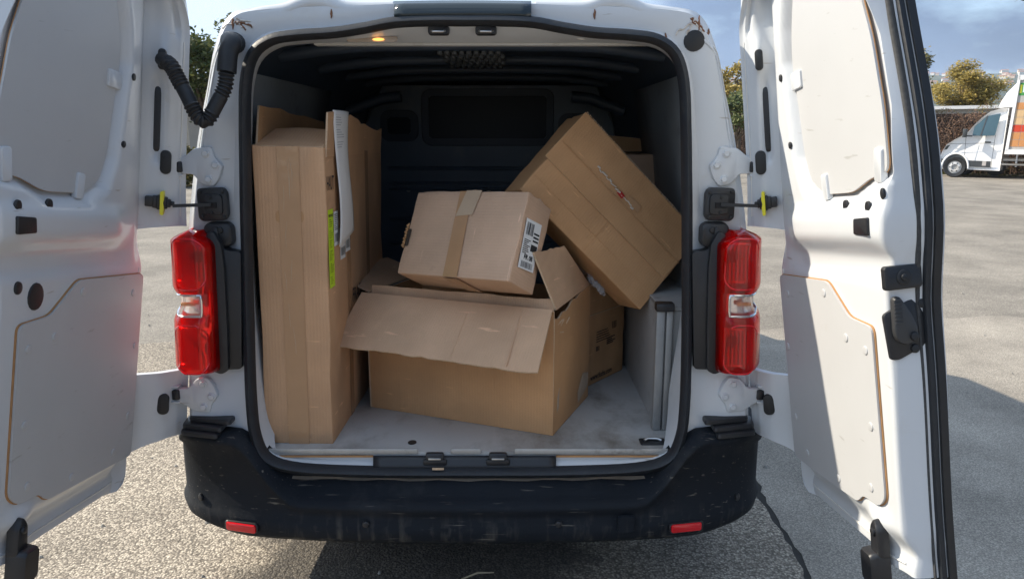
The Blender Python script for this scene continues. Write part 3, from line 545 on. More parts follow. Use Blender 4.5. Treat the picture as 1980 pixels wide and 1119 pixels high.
for s in (-1, 1):                                               # reflectors, sensors, corner caps
    mb = MB(); O = at(465 if s < 0 else 1328, 1020, y=-.118); A = Vector((1, s * .22, 0)).normalized(); O.y = -.107
    mb.dome(roundpoly([(-.052, -.013), (.052, -.013 - .002), (.052, .012), (-.052, .014)], .008), O, A, (0, 0, 1), Vector((0, -.012, 0)), .85); mb.build('reflector', REDREF, bu_, smooth=40)
    mb = MB(); mb.dome(rr(.116, .034, .012), O + Vector((0, .008, 0)), A, (0, 0, 1), (0, -.014, 0), .95); mb.build('reflector_surround', PLAST, bu_, smooth=40)
    mb = MB(); O = at(708 if s < 0 else 1080, 1011, y=-.145); mb.dome(ell(.021, .021, 16), O + Vector((0, .0, 0)), (1, 0, 0), (0, 0, 1), (0, -.010, 0), .8); mb.build('parking_sensor', PLAST, bu_, smooth=40)
    mb = MB(); mb.dome(ell(.019, .026, 14), Vector((s * .855, -.048, .435)), Vector((.85, s * .5, 0)), (0, 0, 1), Vector((s * .004, -.010, 0)), .8); mb.build('parking_sensor', PLAST, bu_, smooth=40)
    for zz, d in ((.684, 0), (.667, -.018), (.651, -.034)):      # stepped cap on the bumper end
        mb = MB(); mb.dome(roundpoly([(-.085 - d * .5, -.03), (.060, -.03), (.072, .05), (-.08 - d * .5, .06)], .015), (s * (.822 + (.015 if d else 0)), -.02 + d, zz), (s * 1, .25, 0), (0, 1, 0), (0, 0, .014), .9); mb.build('bumper_end_cap', PLAST, bu_, smooth=40)
    mb = MB(); mb.dome(ell(.018, .018, 12), Vector((s * .676, -.06, .575)), (1, 0, 0), (0, 0, 1), (0, -.012, 0), .7); mb.build('bumper_screw', PLAST, bu_)
mb = MB(); O = at(1210, 1010, y=-.135); mb.dome(rr(.052, .052, .006), O, Vector((1, .06, 0)), (0, 0, 1), (0, -.012, 0), .96); mb.build('tow_eye_cover', BUMPER, bu_, smooth=40)
mb = MB(); mb.grid(lambda u, v: Vector((-.56 + 1.12 * u, -.045 - .022 * math.sin(.35 + u * 2.44) - .014 * v * (.6 + .4 * math.sin(u * 41)), .5075 - .006 * v)), 24, 2); mb.build('dust_line', mat('dried_dust', (.20, .165, .13), .95, var=.4, scale=14), bu_)

# ---- tail lights, bezels, hinges, door checks
def mirr(s, p): return Vector((s * abs(p.x) if p.x else 0, p.y, p.z))
for s in (-1, 1):
    # dark bezel between light and seal
    bz = [at(a, b_, y=-.03) for a, b_ in ((405, 447), (420, 436), (424, 470), (436, 484), (466, 487), (468, 713), (437, 714), (432, 722), (410, 716))]
    P2 = [(s * abs(p.x), p.z) for p in bz]
    P2 = [(s * (abs(x) - .0), z) for x, z in P2]
    mb = MB(); mb.prism(roundpoly(P2, .012), (0, .012, 0), (1, 0, 0), (0, 0, 1), (0, -.045, 0)); bzo = mb.build('light_bezel', PLAST, van, bevel=.006)
    rim_ = [(s * abs(p.x), p.z) for p in [at(a, b_, y=-.045) for a, b_ in ((398, 452), (412, 446), (428, 474), (434, 520), (440, 640), (442, 716), (428, 724), (408, 716))]]
    mb = MB(); mb.prism(roundpoly(rim_, .010), (0, -.02, 0), (1, 0, 0), (0, 0, 1), (0, -.028, 0)); mb.build('bezel_rim', PLAST, bzo, bevel=.004, seg=2)
    q = at(415, 448, y=-.02); mb = MB(); mb.dome(rr(.085, .075, .022), Vector((s * (abs(q.x) - .008), .012, q.z - .01)), (1, 0, 0), (0, 0, 1), (0, -.035, 0), .85); mb.build('bezel_lug', PLAST, bzo, smooth=40)
    mb = MB(); mb.dome(ell(.02, .02, 12), Vector((s * (abs(q.x) - .018), -.022, q.z + .005)), (1, 0, 0), (0, 0, 1), (0, -.007, 0), .6); mb.build('bezel_screw', RUBBER, bzo)
    # lamp: housing with chrome bowls and bulbs behind red and clear lenses
    def lamp_pt(a, b_, d=0):      # a 0 inner .. 1 outer, b 0 bottom .. 1 top : curved lens surface wrapping to the body side
        z = .852 + .437 * b_
        xi = .744 + .018 * (1 - b_) * 1.0 + (.040 * sstep(.86, 1.0, b_) ** 2)
        xo = .922 - .024 * b_ - .05 * sstep(.93, 1, b_) - .030 * (1 - sstep(0, .06, b_)) - .022 * math.exp(-((b_ - .505) / .085) ** 4)
        x = xi + (xo - xi) * a
        y = -.115 + .018 * (1 - sstep(0, .18, a)) + .135 * max(0, (a - .45) / .55) ** 2.4 + .02 * (1 - sstep(0, .05, b_)) + .02 * sstep(.95, 1, b_)
        y += .008 * math.exp(-((b_ - .505) / .10) ** 4) + .06 * max(sstep(.045, 0, a), sstep(.025, 0, b_), sstep(.975, 1, b_)) ** 2
        return Vector((s * x, y + d, z))
    mb = MB(); mb.grid(lambda u, v: lamp_pt(u * .98 + .01, v * .98 + .01, .045), 10, 24); tl = mb.build('tail_light', mat('red_housing', (.42, .012, .010), .3, metal=.3, var=.2), van, smooth=60)
    for v0, v1, m_, nm in ((0, .425, REDLENS, 'red_lens'), (.425, .585, REDLENS, 'red_lens'), (.585, 1, REDLENS, 'red_lens')):
        mb = MB()
        if v0 == .425: mb.grid(lambda u, v: lamp_pt(u * .16, .425 + .16 * v), 6, 6)
        else: mb.grid(lambda u, v: lamp_pt(u, v0 + (v1 - v0) * v), 20, 20)
        mb.build(nm, m_, tl, smooth=60)
    mb = MB(); mb.grid(lambda u, v: lamp_pt(.16 + .84 * u, .425 + .16 * v, .002), 16, 8); mb.build('clear_lens', CLEAR, tl, smooth=60)
    mb = MB(); mb.tube([lamp_pt(.18 + .80 * u, .432 + .146 * v, -.002) for u, v in [(x / 8, 0) for x in range(9)] + [(1, x / 4) for x in range(1, 5)] + [(1 - x / 8, 1) for x in range(1, 9)] + [(0, 1 - x / 4) for x in range(1, 5)]], .0035, 6); mb.build('lens_rim', CHROME, tl, smooth=50)
    mb = MB(); mb.grid(lambda u, v: lamp_pt(.19 + .77 * u, .435 + .14 * v, .036), 6, 4); mb.build('reverse_reflector', CHROME, tl, smooth=60)
    mb = MB(); q = lamp_pt(.55, .505, .022); mb.tube([q + Vector((-.02, 0, 0)), q + Vector((.02, 0, 0))], .006, 8); mb.build('reverse_bulb', mat('amber_bulb', (.7, .35, .12), .2), tl)
    for vc in (.2, .79):
        mb = MB(); c_ = lamp_pt(.30, vc, .034)                    # facetted reflector
        for i in range(8): mb.tube([lamp_pt(.12 + .075 * i, vc - .125 + .05 * j, .030) for j in range(6)], .0052, 8)
        for j in (-.13, .13): mb.tube([lamp_pt(.10 + .08 * i, vc + j, .026) for i in range(8)], .006, 8)
        mb.build('reflector_ribs', CHROME, tl, smooth=50)
        mb = MB(); mb.dome(ell(.034, .034, 16), lamp_pt(.22, vc + .045, .026), (1, 0, 0), (0, 0, 1), (0, -.016, 0), .6); mb.build('bulb_socket', mat('socket_dark', (.20, .006, .006), .4), tl, smooth=40)
        a0 = rr(.098, .150, .035, 6); c_ = lamp_pt(.40, vc)                              # inner frame line of the lens
        mb = MB(); mb.tube([Vector((c_.x + p, lamp_pt(min(1, max(0, .40 + s * p / .15)), vc).y + .0015, c_.z + q)) for p, q in a0 + [a0[0]]], .0028, 6); mb.build('lens_step', REDREF, tl, smooth=50)
    # hinges
    for px, py, sc_ in ((400, 323, 1), (393, 760, 1)):
        O = onbody(px, py, 0) or at(px, py, y=-.02); O.x = s * abs(O.x); O.y += .002; f_ = 1 if py < 500 else -1
        poly = roundpoly([(.085, .022), (.062, .030), (.03, .055), (-.022, .062), (-.03, .03), (-.052, .004), (-.038, -.035), (-.02, -.058), (.015, -.05), (.04, -.02), (.07, -.02), (.085, -.018)], .010)
        mb = MB(); mb.dome(poly, O, (s, 0, 0), (0, 0, f_), (0, -.016, 0), .90); hg = mb.build('hinge', WHITE, van, smooth=40)
        for a, b_ in ((-.005, .04), (-.032, .006), (-.008, -.036)):
            mb = MB(); mb.dome(ell(.019, .019, 6), O + Vector((s * a, -.014, f_ * b_)), (1, 0, 0), (0, 0, 1), (0, -.010, 0), .85); mb.build('hinge_bolt', WHITE, hg)
            mb = MB(); mb.dome(ell(.027, .027, 18), O + Vector((s * a, -.012, f_ * b_)), (1, 0, 0), (0, 0, 1), (0, -.006, 0), .85); mb.build('bolt_washer', WHITE, hg, smooth=40)
        mb = MB(); mb.box(O + Vector((s * .078, -.012, .001)), (.022, .028, .032)); mb.build('hinge_knuckle', PLAST, hg, bevel=.004)
        mb = MB(); mb.box(O + Vector((s * .086, -.006, .026)), (.034, .03, .006)); mb.box(O + Vector((s * .086, -.006, -.024)), (.034, .03, .006)); mb.box(O + Vector((s * .098, -.006, .001)), (.006, .03, .046)); mb.build('hinge_bracket', WHITE, hg, bevel=.002)
    # door check box and strap
    O = at(415, 394, y=.004); O.x = s * abs(O.x)
    mb = MB(); mb.dome(roundpoly([(-.042, .047), (.034, .05), (.045, .035), (.045, -.032), (.036, -.048), (-.034, -.052), (-.045, -.042), (-.045, .03)], .012), O, (-s, 0, 0), (0, 0, 1), (0, -.020, 0), .9); dc = mb.build('door_check_housing', PLAST, van, smooth=40)
    mb = MB(); mb.dome(rr(.058, .062, .012), O + Vector((-s * .004, -.018, 0)), (1, 0, 0), (0, 0, 1), (0, -.010, 0), .85); mb.build('check_cover', PLAST, dc, smooth=40)
    mb = MB(); mb.box(O + Vector((0, -.029, -.002)), (.034, .006, .016)); mb.build('check_slot', mat('slot_black', (.004, .004, .005), .8), dc)
    for a, b_ in ((-.034, .036), (.034, .038), (-.032, -.036), (.034, -.038), (0, .022), (0, -.024)):
        mb = MB(); mb.dome(ell(.011, .011, 10), O + Vector((a, -.02 if abs(a) > .01 else -.027, b_)), (1, 0, 0), (0, 0, 1), (0, -.005, 0), .7); mb.build('check_screw', RUBBER, dc)
    S0 = O + Vector((-s * .002, -.030, -.001)); S1 = O + Vector((s * .098, -.060, -.001))
    mb = MB(); mb.prism([(0, -.004), (1, -.004), (1, .005), (0, .007)], S0, S1 - S0, (0, 0, 1), (0, -.005, 0)); mb.build('check_strap', PLAST, van)

# ================================================================ rear doors (built closed, then swung open about the leaning hinge line)
LEAN, SWING, HX = .1217, 1.592, .86
AX = Vector((-math.sin(LEAN), 0, math.cos(LEAN))); HP = Vector((HX, 0, 1.0)); ROT = Matrix.Rotation(SWING, 3, AX)
UP = [(.60, 1.90), (.575, 1.80), (.590, 1.72), (.575, 1.61), (.56, 1.47), (.53, 1.395), (.455, 1.362), (.31, 1.360), (.22, 1.388), (.142, 1.394), (.144, 1.53), (.168, 1.68), (.198, 1.77), (.22, 1.86), (.30, 1.92), (.50, 1.93)]
UP[0] = (.54, 1.90)
LO = [(.752, 1.142), (.43, 1.146), (.325, 1.068), (.215, 1.058), (.218, .66), (.25, .630), (.33, .628), (.36, .600), (.765, .588)]
def sdist(pts, x, z):
    d = 9; ins = False; m = len(pts)
    for i in range(m):
        ax, az = pts[i]; bx, bz = pts[(i + 1) % m]
        ex, ez = bx - ax, bz - az; t = max(0, min(1, ((x - ax) * ex + (z - az) * ez) / (ex * ex + ez * ez)))
        d = min(d, math.hypot(x - ax - t * ex, z - az - t * ez))
        if (az > z) != (bz > z) and x < (bx - ax) * (z - az) / (bz - az) + ax: ins = not ins
    return -d if ins else d
def xfold(z): return .752 - .1 * max(0, z - 1.30) + (.045 * sstep(.85, .6, z) if z < .85 else 0)
def xhinge(z): return HX - math.tan(LEAN) * (z - 1) + .006 - (.9 * (z - 1.84) ** 2 / .12 if z > 1.84 else 0)
def xbev(z): return .122 + .035 * sstep(1.32, 1.08, z) + .015 * sstep(1.0, .6, z) + .060 * sstep(1.4, 1.9, z)
def Hs(x, z):
    h = -.034 * (1 - sstep(.0, .034, sdist(UP, x, z)))
    h += .022 * math.exp(-((z - 1.285) / .045) ** 4) * sstep(.70, .55, x) * sstep(.04, .2, x)
    h -= .012 * math.exp(-((z - 1.195) / .03) ** 4) * sstep(.72, .6, x)
    h -= .030 * sstep(.60, .53, z) - .008 * sstep(.54, .50, z)
    h += .018 * math.exp(-((x - .27) / .05) ** 2) * sstep(.65, .58, z)
    h -= .020 * sstep(.10, 0, xfold(z) - x) * (1 if z < 1.15 else 0) * sstep(1.15, 1.05, z)
    h -= .020 * sstep(.055, 0, xfold(z) - x) * sstep(1.15, 1.25, z)
    d = xbev(z) + .012 - x                                     # rounded edge, then the steep closing side
    if d > 0: h -= .012 - math.sqrt(max(0, .012 ** 2 - min(d, .012) ** 2)) + max(0, d - .012) * 9
    return h
ZB, ZT = .488, 1.965
for s, VY in ((-1, -.115), (1, -.0916)):
    def T(x, y, z):
        p = HP + ROT @ (Vector((x, y, z)) - HP); return Vector((s * p.x, p.y, p.z))
    def onp(x, z, d=0): return T(x, VY + Hs(x, z) + d, z)
    dx_, dy_, dz_ = [(T(*v) - T(0, 0, 0)) for v in ((1, 0, 0), (0, 1, 0), (0, 0, 1))]
    mb = MB()
    def ug(u): return u
    NX, NZ = 76, 150
    def inner(u, v):
        z = ZB + (ZT - ZB) * v; x0 = xbev(z) - .0075; x = x0 + (.020 * (u / .12) if u < .12 else .020 + (xfold(z) - x0 - .020) * (u - .12) / .88)
        rc = .035                                               # rounded lower hinge-side corner
        if z < ZB + rc: x = min(x, x0 + (xfold(z) - x0 - rc + math.sqrt(max(0, rc * rc - (ZB + rc - z) ** 2))) * u) if u > .3 else x
        return onp(x, z)
    mb.grid(inner, NX, NZ)
    # outer skin and closing sides
    def skin(u, v):
        z = ZB - .012 + (ZT + .02 - ZB) * v; x0 = xbev(z) - .004; x = x0 + (xfold(z) - x0) * u
        rc = .045
        if z < ZB + rc: x = x0 + (xfold(z) - x0 - rc + math.sqrt(max(0, rc * rc - (ZB - .012 + rc - z) ** 2))) * u
        return T(x, VY - .108 - .010 * math.sin(3.14 * v) + .09 * u ** 3, z)
    mb.grid(skin, 10, 40)
    mb.grid(lambda u, v: inner(1, v).lerp(skin(1, v), u), 3, NZ)
    mb.grid(lambda u, v: inner(u, 0).lerp(skin(u, 0), v), NX, 3)
    mb.grid(lambda u, v: inner(u, 1).lerp(skin(u, 1), v), NX, 3)
    mb.grid(lambda u, v: inner(0, v).lerp(skin(0, v), u), 3, NZ)
    # flanges reaching to the hinges, above and below the lamp cut-out
    def fl(t, z, d=0):          # t 0 at hinge lip .. 1 at fold
        xf, xh = xfold(z), xhinge(z); x = xh + (xf - xh) * t; y0 = -.004 - .030 * sstep(.9, 1.5, z); y = y0 + (VY - .020 - y0) * t
        n_ = Vector((VY - .012, -(xf - xh))).normalized()       # in closed (x,y): towards the interior
        if n_.y < 0: n_ = -n_
        hgt = .010 * math.exp(-((t - .5) / .22) ** 2) - .006 * (1 - sstep(.10, .2, t))
        hgt -= .014 * math.exp(-((t - .66) / .10) ** 2) * sstep(1.46, 1.50, z) * sstep(1.73, 1.68, z)
        hgt += .016 * math.exp(-((t - .60) / .20) ** 2 - ((z - 1.765) / .055) ** 2)
        hgt -= .010 * math.exp(-((t - .30) / .07) ** 2) * sstep(1.82, 1.86, z)
        return T(x + n_.x * (hgt + d), y + n_.y * (hgt + d), z)
    def flz(v, t, lo):
        if lo: a, b_ = .625 - .05 * t ** 2, .842 - .012 * t
        else: a, b_ = 1.292 - .022 * t ** 1.5, ZT
        return a + (b_ - a) * v
    for lo in (0, 1):
        mb.grid(lambda u, v: fl(u, flz(v, u, lo)), 26, 60 if not lo else 22)
        bk_ = lambda u, v: fl(u, flz(v, u, lo), -.022)
        mb.grid(bk_, 12, 20)
        mb.grid(lambda u, v: fl(u, flz(0, u, lo), -.022 * v), 26, 2); mb.grid(lambda u, v: fl(u, flz(1, u, lo), -.022 * v), 26, 2); mb.grid(lambda u, v: fl(0, flz(u, 0, lo), -.022 * v), 60, 2)
    dr = mb.build('rear_door', WHITE, van, smooth=42)
    dr['label'] = 'left rear door swung open, its inner face in shade' if s < 0 else 'right rear door swung open, sun on its inner face'
    N_in = dy_
    mb = MB(); mb.tube([onp(xbev(ZB + .02) + .03 + (xfold(.52) - .10 - xbev(ZB)) * i / 40, ZB + .022, .0005) for i in range(41)] , .0028, 6); mb.build('hem_seam', JAMB, dr, smooth=60)
    mb = MB(); mb.tube([onp(xfold(.56 + .60 * i / 30) - .012, .56 + .60 * i / 30, .0005) for i in range(31)], .0022, 6); mb.build('hem_seam', JAMB, dr, smooth=60)
    mb = MB(); mb.tube([fl(.13, 1.32 + .5 * i / 30, .0005) for i in range(31)], .0022, 6); mb.build('hem_seam', JAMB, dr, smooth=60)
    def plate2d(name, pts, m, th, d0, parent=dr, zhs=None, **k):
        """flat plate on the door, outline in closed door coordinates"""
        mb = MB(); mb.prism(pts, T(0, VY + d0, 0), dx_, dz_, N_in * th); return mb.build(name, m, parent, **k)
    ub = [(.50 + (x - .32) * 1.015 - .18, z) for x, z in UP]
    up_ = plate2d('upper_board', roundpoly(UP, .03, 5), BOARD, .005, -.024)
    plate2d('board_edge', [(a + (a - .33) * .004, b_ + (b_ - 1.6) * .004) for a, b_ in roundpoly(UP, .03, 5)], EDGE, .0022, -.0262)
    plate2d('lower_board', roundpoly(LO, .02, 5), BOARD, .005, .004)
    plate2d('board_edge', [(a + (a - .48) * .011, b_ + (b_ - .86) * .009) for a, b_ in roundpoly(LO, .02, 5)], EDGE, .004, -.0005)
    for x, z in ((.70, 1.09), (.345, 1.015), (.250, 1.000), (.255, .82), (.28, .665), (.46, .625), (.66, .63), (.728, .72), (.735, .93), (.45, 1.115)):
        mb = MB(); mb.dome(ell(.021, .021, 16), T(x, VY + .009, z), dx_, dz_, N_in * .0025, .7); mb.build('board_rivet', BOARD, dr, smooth=40)
    for x, z, w_, h_, r_ in ((.565, 1.667, .062, .046, 0), (.172, 1.412, .032, .075, .12), (.445, 1.380, .030, .066, -.08), (.40, 1.915, .032, .055, 0), (.24, 1.87, .04, .045, .4)):
        A = dx_ * math.cos(r_) + dz_ * math.sin(r_); B = dz_ * math.cos(r_) - dx_ * math.sin(r_)
        mb = MB(); mb.dome(rr(w_, h_, .006), T(x, VY - .026, z), A, B, N_in * .0135, .92); mb.build('board_clip', WHITE, dr, smooth=40)
    HOLE = PLAST
    for x, z, w_, h_ in ((.626, 1.687, .016, .020), (.602, 1.503, .016, .019), (.29, 1.332, .024, .027), (.178, 1.326, .022, .027)) + (((.275, 1.118, .055, .065), (.212, 1.143, .026, .030)) if s < 0 else ((.132, 1.352, .014, .024),)):
        mb = MB(); p = onp(x, z, .002); mb.dome(ell(w_, h_, 16), p - N_in * .004, dx_, dz_, N_in * .006, .85); mb.build('blanking_plug', HOLE, dr, smooth=40)
    mb = MB(); mb.dome(roundpoly([(-.033, .02), (.030, .018), (.035, -.017), (-.030, -.02)], .006), onp(.195, 1.285, -.004), dx_, dz_, N_in * .007, .93); mb.build('door_slot_cover', PLAST, dr, smooth=40)
    mb = MB(); p = fl(.66, 1.594, .002); fa = (fl(.72, 1.594) - fl(.60, 1.594)).normalized(); fz = (fl(.66, 1.66) - fl(.66, 1.53)).normalized(); fn = fa.cross(fz); fn = fn if fn.dot(p - CAM) < 0 else -fn
    mb.dome(rr(.022, .185, .009), p - fn * .004, fa, fz, fn * .008, .85); mb.build('vent_slot', PLAST, dr, smooth=40)
    mb = MB(); p = fl(.46, 1.474, .001); mb.dome(rr(.030, .070, .0145), p - fn * .004, fa, fz, fn * .011, .8); mb.build('rubber_grommet', RUBBER, dr, smooth=40)
    mb = MB(); p = fl(.44, .735, .001); mb.dome(rr(.034, .068, .016), p - fn * .004, fa, fz, fn * .012, .8); mb.build('rubber_grommet', RUBBER, dr, smooth=40)
    mb = MB(); p = fl(.60, 1.758, .001); mb.dome(rr(.022, .058, .0105), p - fn * .004, fa, fz, fn * .014, .75); gro = p + fn * .01; mb.build('rubber_grommet', RUBBER, dr, smooth=40)
    # door check end: black block with yellow clip
    c0 = fl(.88, 1.356, .014); c1 = fl(.30, 1.356, .014); m_ = (c0 - c1).normalized(); zz = fz
    mb = MB()
    for t0, t1, hh, tt in ((.0, .30, .030, .022), (.26, .52, .036, .018), (.42, .60, .042, .024), (.66, .80, .034, .024), (.78, .92, .024, .018), (.9, 1.05, .014, .012)):
        a, b_ = c0.lerp(c1, t0), c0.lerp(c1, t1); mb.prism([(0, -hh / 2), (1, -hh / 2), (1, hh / 2), (0, hh / 2)], a - fn * tt / 2, b_ - a, zz, fn * tt)
    ck = mb.build('check_arm', PLAST, dr, bevel=.003)
    mb = MB(); a = c0.lerp(c1, .62)
    mb.prism(roundpoly([(-.005, -.034), (.004, -.036), (.006, -.012), (.003, .0), (.006, .012), (.004, .035), (-.005, .033)], .003), a - fn * .018, -m_, zz, fn * .036); mb.build('yellow_clip', YELLOW, dr)
    # lower latch at the bottom edge
    O = T(.262, VY + .0, .497)
    mb = MB(); mb.dome(rr(.058, .085, .012), O - dz_ * .015, dx_, dz_, N_in * .045, .85); mb.dome(roundpoly([(-.012, 0), (.03, 0), (.03, .075), (.012, .098), (-.006, .078)], .01), O + dx_ * (.0) + dz_ * .01, -dx_, dz_, N_in * .026, .85)
    mb.dome(rr(.07, .03, .008), O - dz_ * .062, dx_, dz_, N_in * .035, .85); mb.dome(ell(.018, .018, 12), O + dz_ * .075 + N_in * .02 - dx_ * .012, dx_, dz_, N_in * .012, .7); mb.build('lower_latch', PLAST, dr, smooth=40)
    # free edge: two rubber strips
    zs_ = [ZB - .01 + (ZT - ZB) * i / 30 for i in range(31)]
    def edgep(z, dx=0, dy=0): return T(xbev(z) - .002 + dx, VY - .080 + dy, z)
    for nm, a, b_, m_ in (('edge_flange', (-.006, .012), (.012, .050), mat('sanded_grey_rubber', (.05, .05, .05), .8, var=.6, scale=120)), ('edge_seal', (-.012, -.008), (.012, .007), SEALM)):
        prof_ = [(a[0] + (b_[0] - a[0]) * u, a[1] + (b_[1] - a[1]) * v) for u, v in ((.1, 0), (.9, 0), (1, .2), (1, .8), (.8, 1), (.2, 1), (0, .8), (0, .2))]
        mb = MB(); mb.loft([[edgep(z, p, q if nm == 'edge_seal' else .012 + (q - .012) * (.15 + .25 * sstep(.85, 1.5, z))) for p, q in prof_] for z in zs_], caps=True); mb.build(nm, m_, dr, smooth=50)
    mb = MB(); mb.loft([[edgep(z, p, q) for p, q in ((-.014, -.012), (.006, -.014), (.012, -.021), (.006, -.028), (-.014, -.028))] for z in zs_], caps=True); mb.build('edge_seal', RUBBER, dr, smooth=50)
    if s > 0:                                                   # inside handle of the right door
        bev = lambda x, z, d=0: onp(x, z, d)
        ba = -N_in * .92; bz_ = dz_; bn = -dx_
        c_ = T(xbev(1.17) - .002, VY - .030, 1.172)
        mb = MB(); mb.dome(rr(.088, .052, .008), c_ - bn * .004, ba, bz_, bn * .014, .86); hd = mb.build('catch_block', PLAST, dr, smooth=40)
        mb = MB(); mb.dome(ell(.034, .034, 18), c_ + bn * .010, ba, bz_, bn * .003, .7); mb.dome(ell(.016, .016, 12), c_ + bn * .011, ba, bz_, bn * .006, .7); mb.build('catch_bore', RUBBER, hd, smooth=40)
        c_ = T(xbev(1.06) - .003, VY - .034, 1.058)
        mb = MB(); mb.dome(roundpoly([(-.050, .035), (-.006, .055), (.034, .072), (.050, .060), (.052, -.028), (.040, -.042), (-.020, -.066), (-.040, -.064)], .008), c_ - bn * .004, ba, bz_, bn * .008, .95); hd = mb.build('handle_plate', PLAST, dr, smooth=40)
        mb = MB(); mb.dome(roundpoly([(-.030, .072), (-.014, .074), (.012, .030), (.024, -.002), (.014, -.026), (-.008, -.034), (-.028, -.022), (-.034, .0)], .012), c_ + bn * .003, ba, bz_, bn * .016, .78)
        for j in range(7): mb.box(c_ + bn * .019 + ba * (-.022) + bz_ * (.066 - j * .008), (.004, .004, .004), Matrix((ba * 4, bn, bz_ * .8)).transposed())
        mb.build('release_lever', mat('lever_grey', (.035, .036, .038), .45), hd, smooth=40)
        for a, b_ in ((.010, -.014), (.040, .052), (.018, -.044)):
            mb = MB(); mb.dome(ell(.020, .020, 12), c_ + ba * a + bz_ * b_ + bn * (.018 if a == .010 else .002), ba, bz_, bn * .007, .6); mb.build('handle_screw', RUBBER, hd, smooth=40)
    else: gro_left = gro

# corrugated cable conduit between body and left door
P0 = at(456, 84, y=.0)
pts = [P0, P0 + Vector((-.004, -.035, .002)), at(449, 84, y=-.07), at(441, 105, y=-.085), at(438, 140, y=-.095), at(434, 170, y=-.10), at(417, 205, y=-.11), at(402, 230, y=-.12), at(390, 232, y=-.125), at(377, 216, y=-.12), at(360, 182, y=-.112), at(343, 150, y=-.10), at(331, 128, y=-.09)]
pts += [gro_left]
path = catmull(pts, 16); rad = []
acc = 0; Lr = [0]
for a, b_ in zip(path, path[1:]): acc += (b_ - a).length; Lr.append(acc)
fine = []; rad = []
n_ = int(acc / .0016)
j = 0
for i in range(n_ + 1):
    d = acc * i / n_
    while j < len(Lr) - 2 and Lr[j + 1] < d: j += 1
    t_ = (d - Lr[j]) / max(1e-6, Lr[j + 1] - Lr[j]); fine.append(path[j].lerp(path[j + 1], t_)); f_ = d / acc
    rib = 1.0 if (.30 < f_ < .42 or .52 < f_ < .68 or .78 < f_ < .95) else 0.0
    base = .0265 if f_ < .30 else .0200
    rad.append(base + rib * .0026 * math.sin(d / .0105 * 6.283))
mb = MB(); mb.tube(fine, rad, 14); mb.build('cable_conduit', RUBBER, van, smooth=70)

# ================================================================ cartons
def frame_box(name, o, rv, label, cat='box', group=None):
    a = Vector(rv); m = Matrix.Rotation(a.length, 4, a.normalized()) if a.length > 1e-6 else Matrix.Identity(4)
    e_ = empty(name, o, None, label, cat, group); e_.rotation_mode = 'QUATERNION'; e_.rotation_quaternion = m.to_quaternion(); return e_
TH = .006
def slab(name, c, m, parent, th=TH, nu=8, nv=4, wob=.003, ragged=0., seed=1, bend=0.):
    """cardboard sheet through four corners (c00, c10, c11, c01), with thickness, a little warp and a ragged free edge"""
    c = [Vector(q) for q in c]; q = random.Random(seed); n_ = (c[1] - c[0]).cross(c[3] - c[0]).normalized(); ph = q.uniform(0, 6)
    jag = [q.uniform(-ragged, ragged) for _ in range(nu + 1)]
    def P(u, v):
        vv = v * (1 + (jag[round(u * nu)] if v > .99 else 0)); p = c[0].lerp(c[1], u).lerp(c[3].lerp(c[2], u), vv)
        return p + n_ * (wob * math.sin(u * 5 + ph) * v + bend * v * v)
    mb = MB(); mb.grid(P, nu, nv); mb.grid(lambda u, v: P(u, v) - n_ * th, nu, nv)
    mb.grid(lambda u, v: P(u, 0) - n_ * th * v, nu, 1, 1); mb.grid(lambda u, v: P(u, 1) - n_ * th * v, nu, 1, 1); mb.grid(lambda u, v: P(0, u) - n_ * th * v, nv, 1, 1); mb.grid(lambda u, v: P(1, u) - n_ * th * v, nv, 1, 1)
    return mb.build(name, [m, CARDEDGE], parent, smooth=40, local=True)
def carton(d, m, parent, name='carton_body', bev=.004, sag=.004, seed=0):
    w_, dd, h_ = d; mb = MB(); q = random.Random(seed); ph = [q.uniform(0, 6) for _ in range(6)]
    def face(P, n_, k):
        mb.grid(lambda u, v: P(u, v) + n_ * (sag * math.sin(3.1416 * u) * math.sin(3.1416 * v) * math.sin(ph[k])), 8, 8)
    X, Y, Z = Vector((1, 0, 0)), Vector((0, 1, 0)), Vector((0, 0, 1))
    face(lambda u, v: Vector((w_ * u, 0, h_ * v)), -Y, 0); face(lambda u, v: Vector((w_ * u, dd, h_ * v)), Y, 1)
    face(lambda u, v: Vector((0, dd * u, h_ * v)), -X, 2); face(lambda u, v: Vector((w_, dd * u, h_ * v)), X, 3)
    face(lambda u, v: Vector((w_ * u, dd * v, 0)), -Z, 4); face(lambda u, v: Vector((w_ * u, dd * v, h_)), Z, 5)
    me = bpy.data.meshes.new(name); me.from_pydata([tuple(v) for v in mb.v], [], mb.f)
    bm = bmesh.new(); bm.from_mesh(me); bmesh.ops.remove_doubles(bm, verts=bm.verts, dist=1e-5); bmesh.ops.recalc_face_normals(bm, faces=bm.faces)
    for v_ in bm.verts:
        ed = sum(1 for c_, m_ in zip(v_.co, d) if c_ < 1e-4 or c_ > m_ - 1e-4)
        if v_.co.z > 1e-4: v_.co += Vector((q.gauss(0, 1), q.gauss(0, 1), q.gauss(0, 1))) * (.0005, .0005, .0013, .0024)[min(3, ed)]
    bmesh.ops.bevel(bm, geom=[e_ for e_ in bm.edges if e_.calc_face_angle(0) > R(45)], offset=bev, segments=3, profile=.5, affect='EDGES')
    bm.to_mesh(me); bm.free(); return link(name, me, m, parent, 40, True)
def strip(name, pts, O, A, B, T_, m, parent): 
    mb = MB(); mb.prism(pts, O, A, B, T_); return mb.build(name, m, parent, local=True)
def rect(a0, a1, b0, b1): return [(a0, b0), (a1, b0), (a1, b1), (a0, b1)]
X, Y, Z = Vector((1, 0, 0)), Vector((0, 1, 0)), Vector((0, 0, 1))
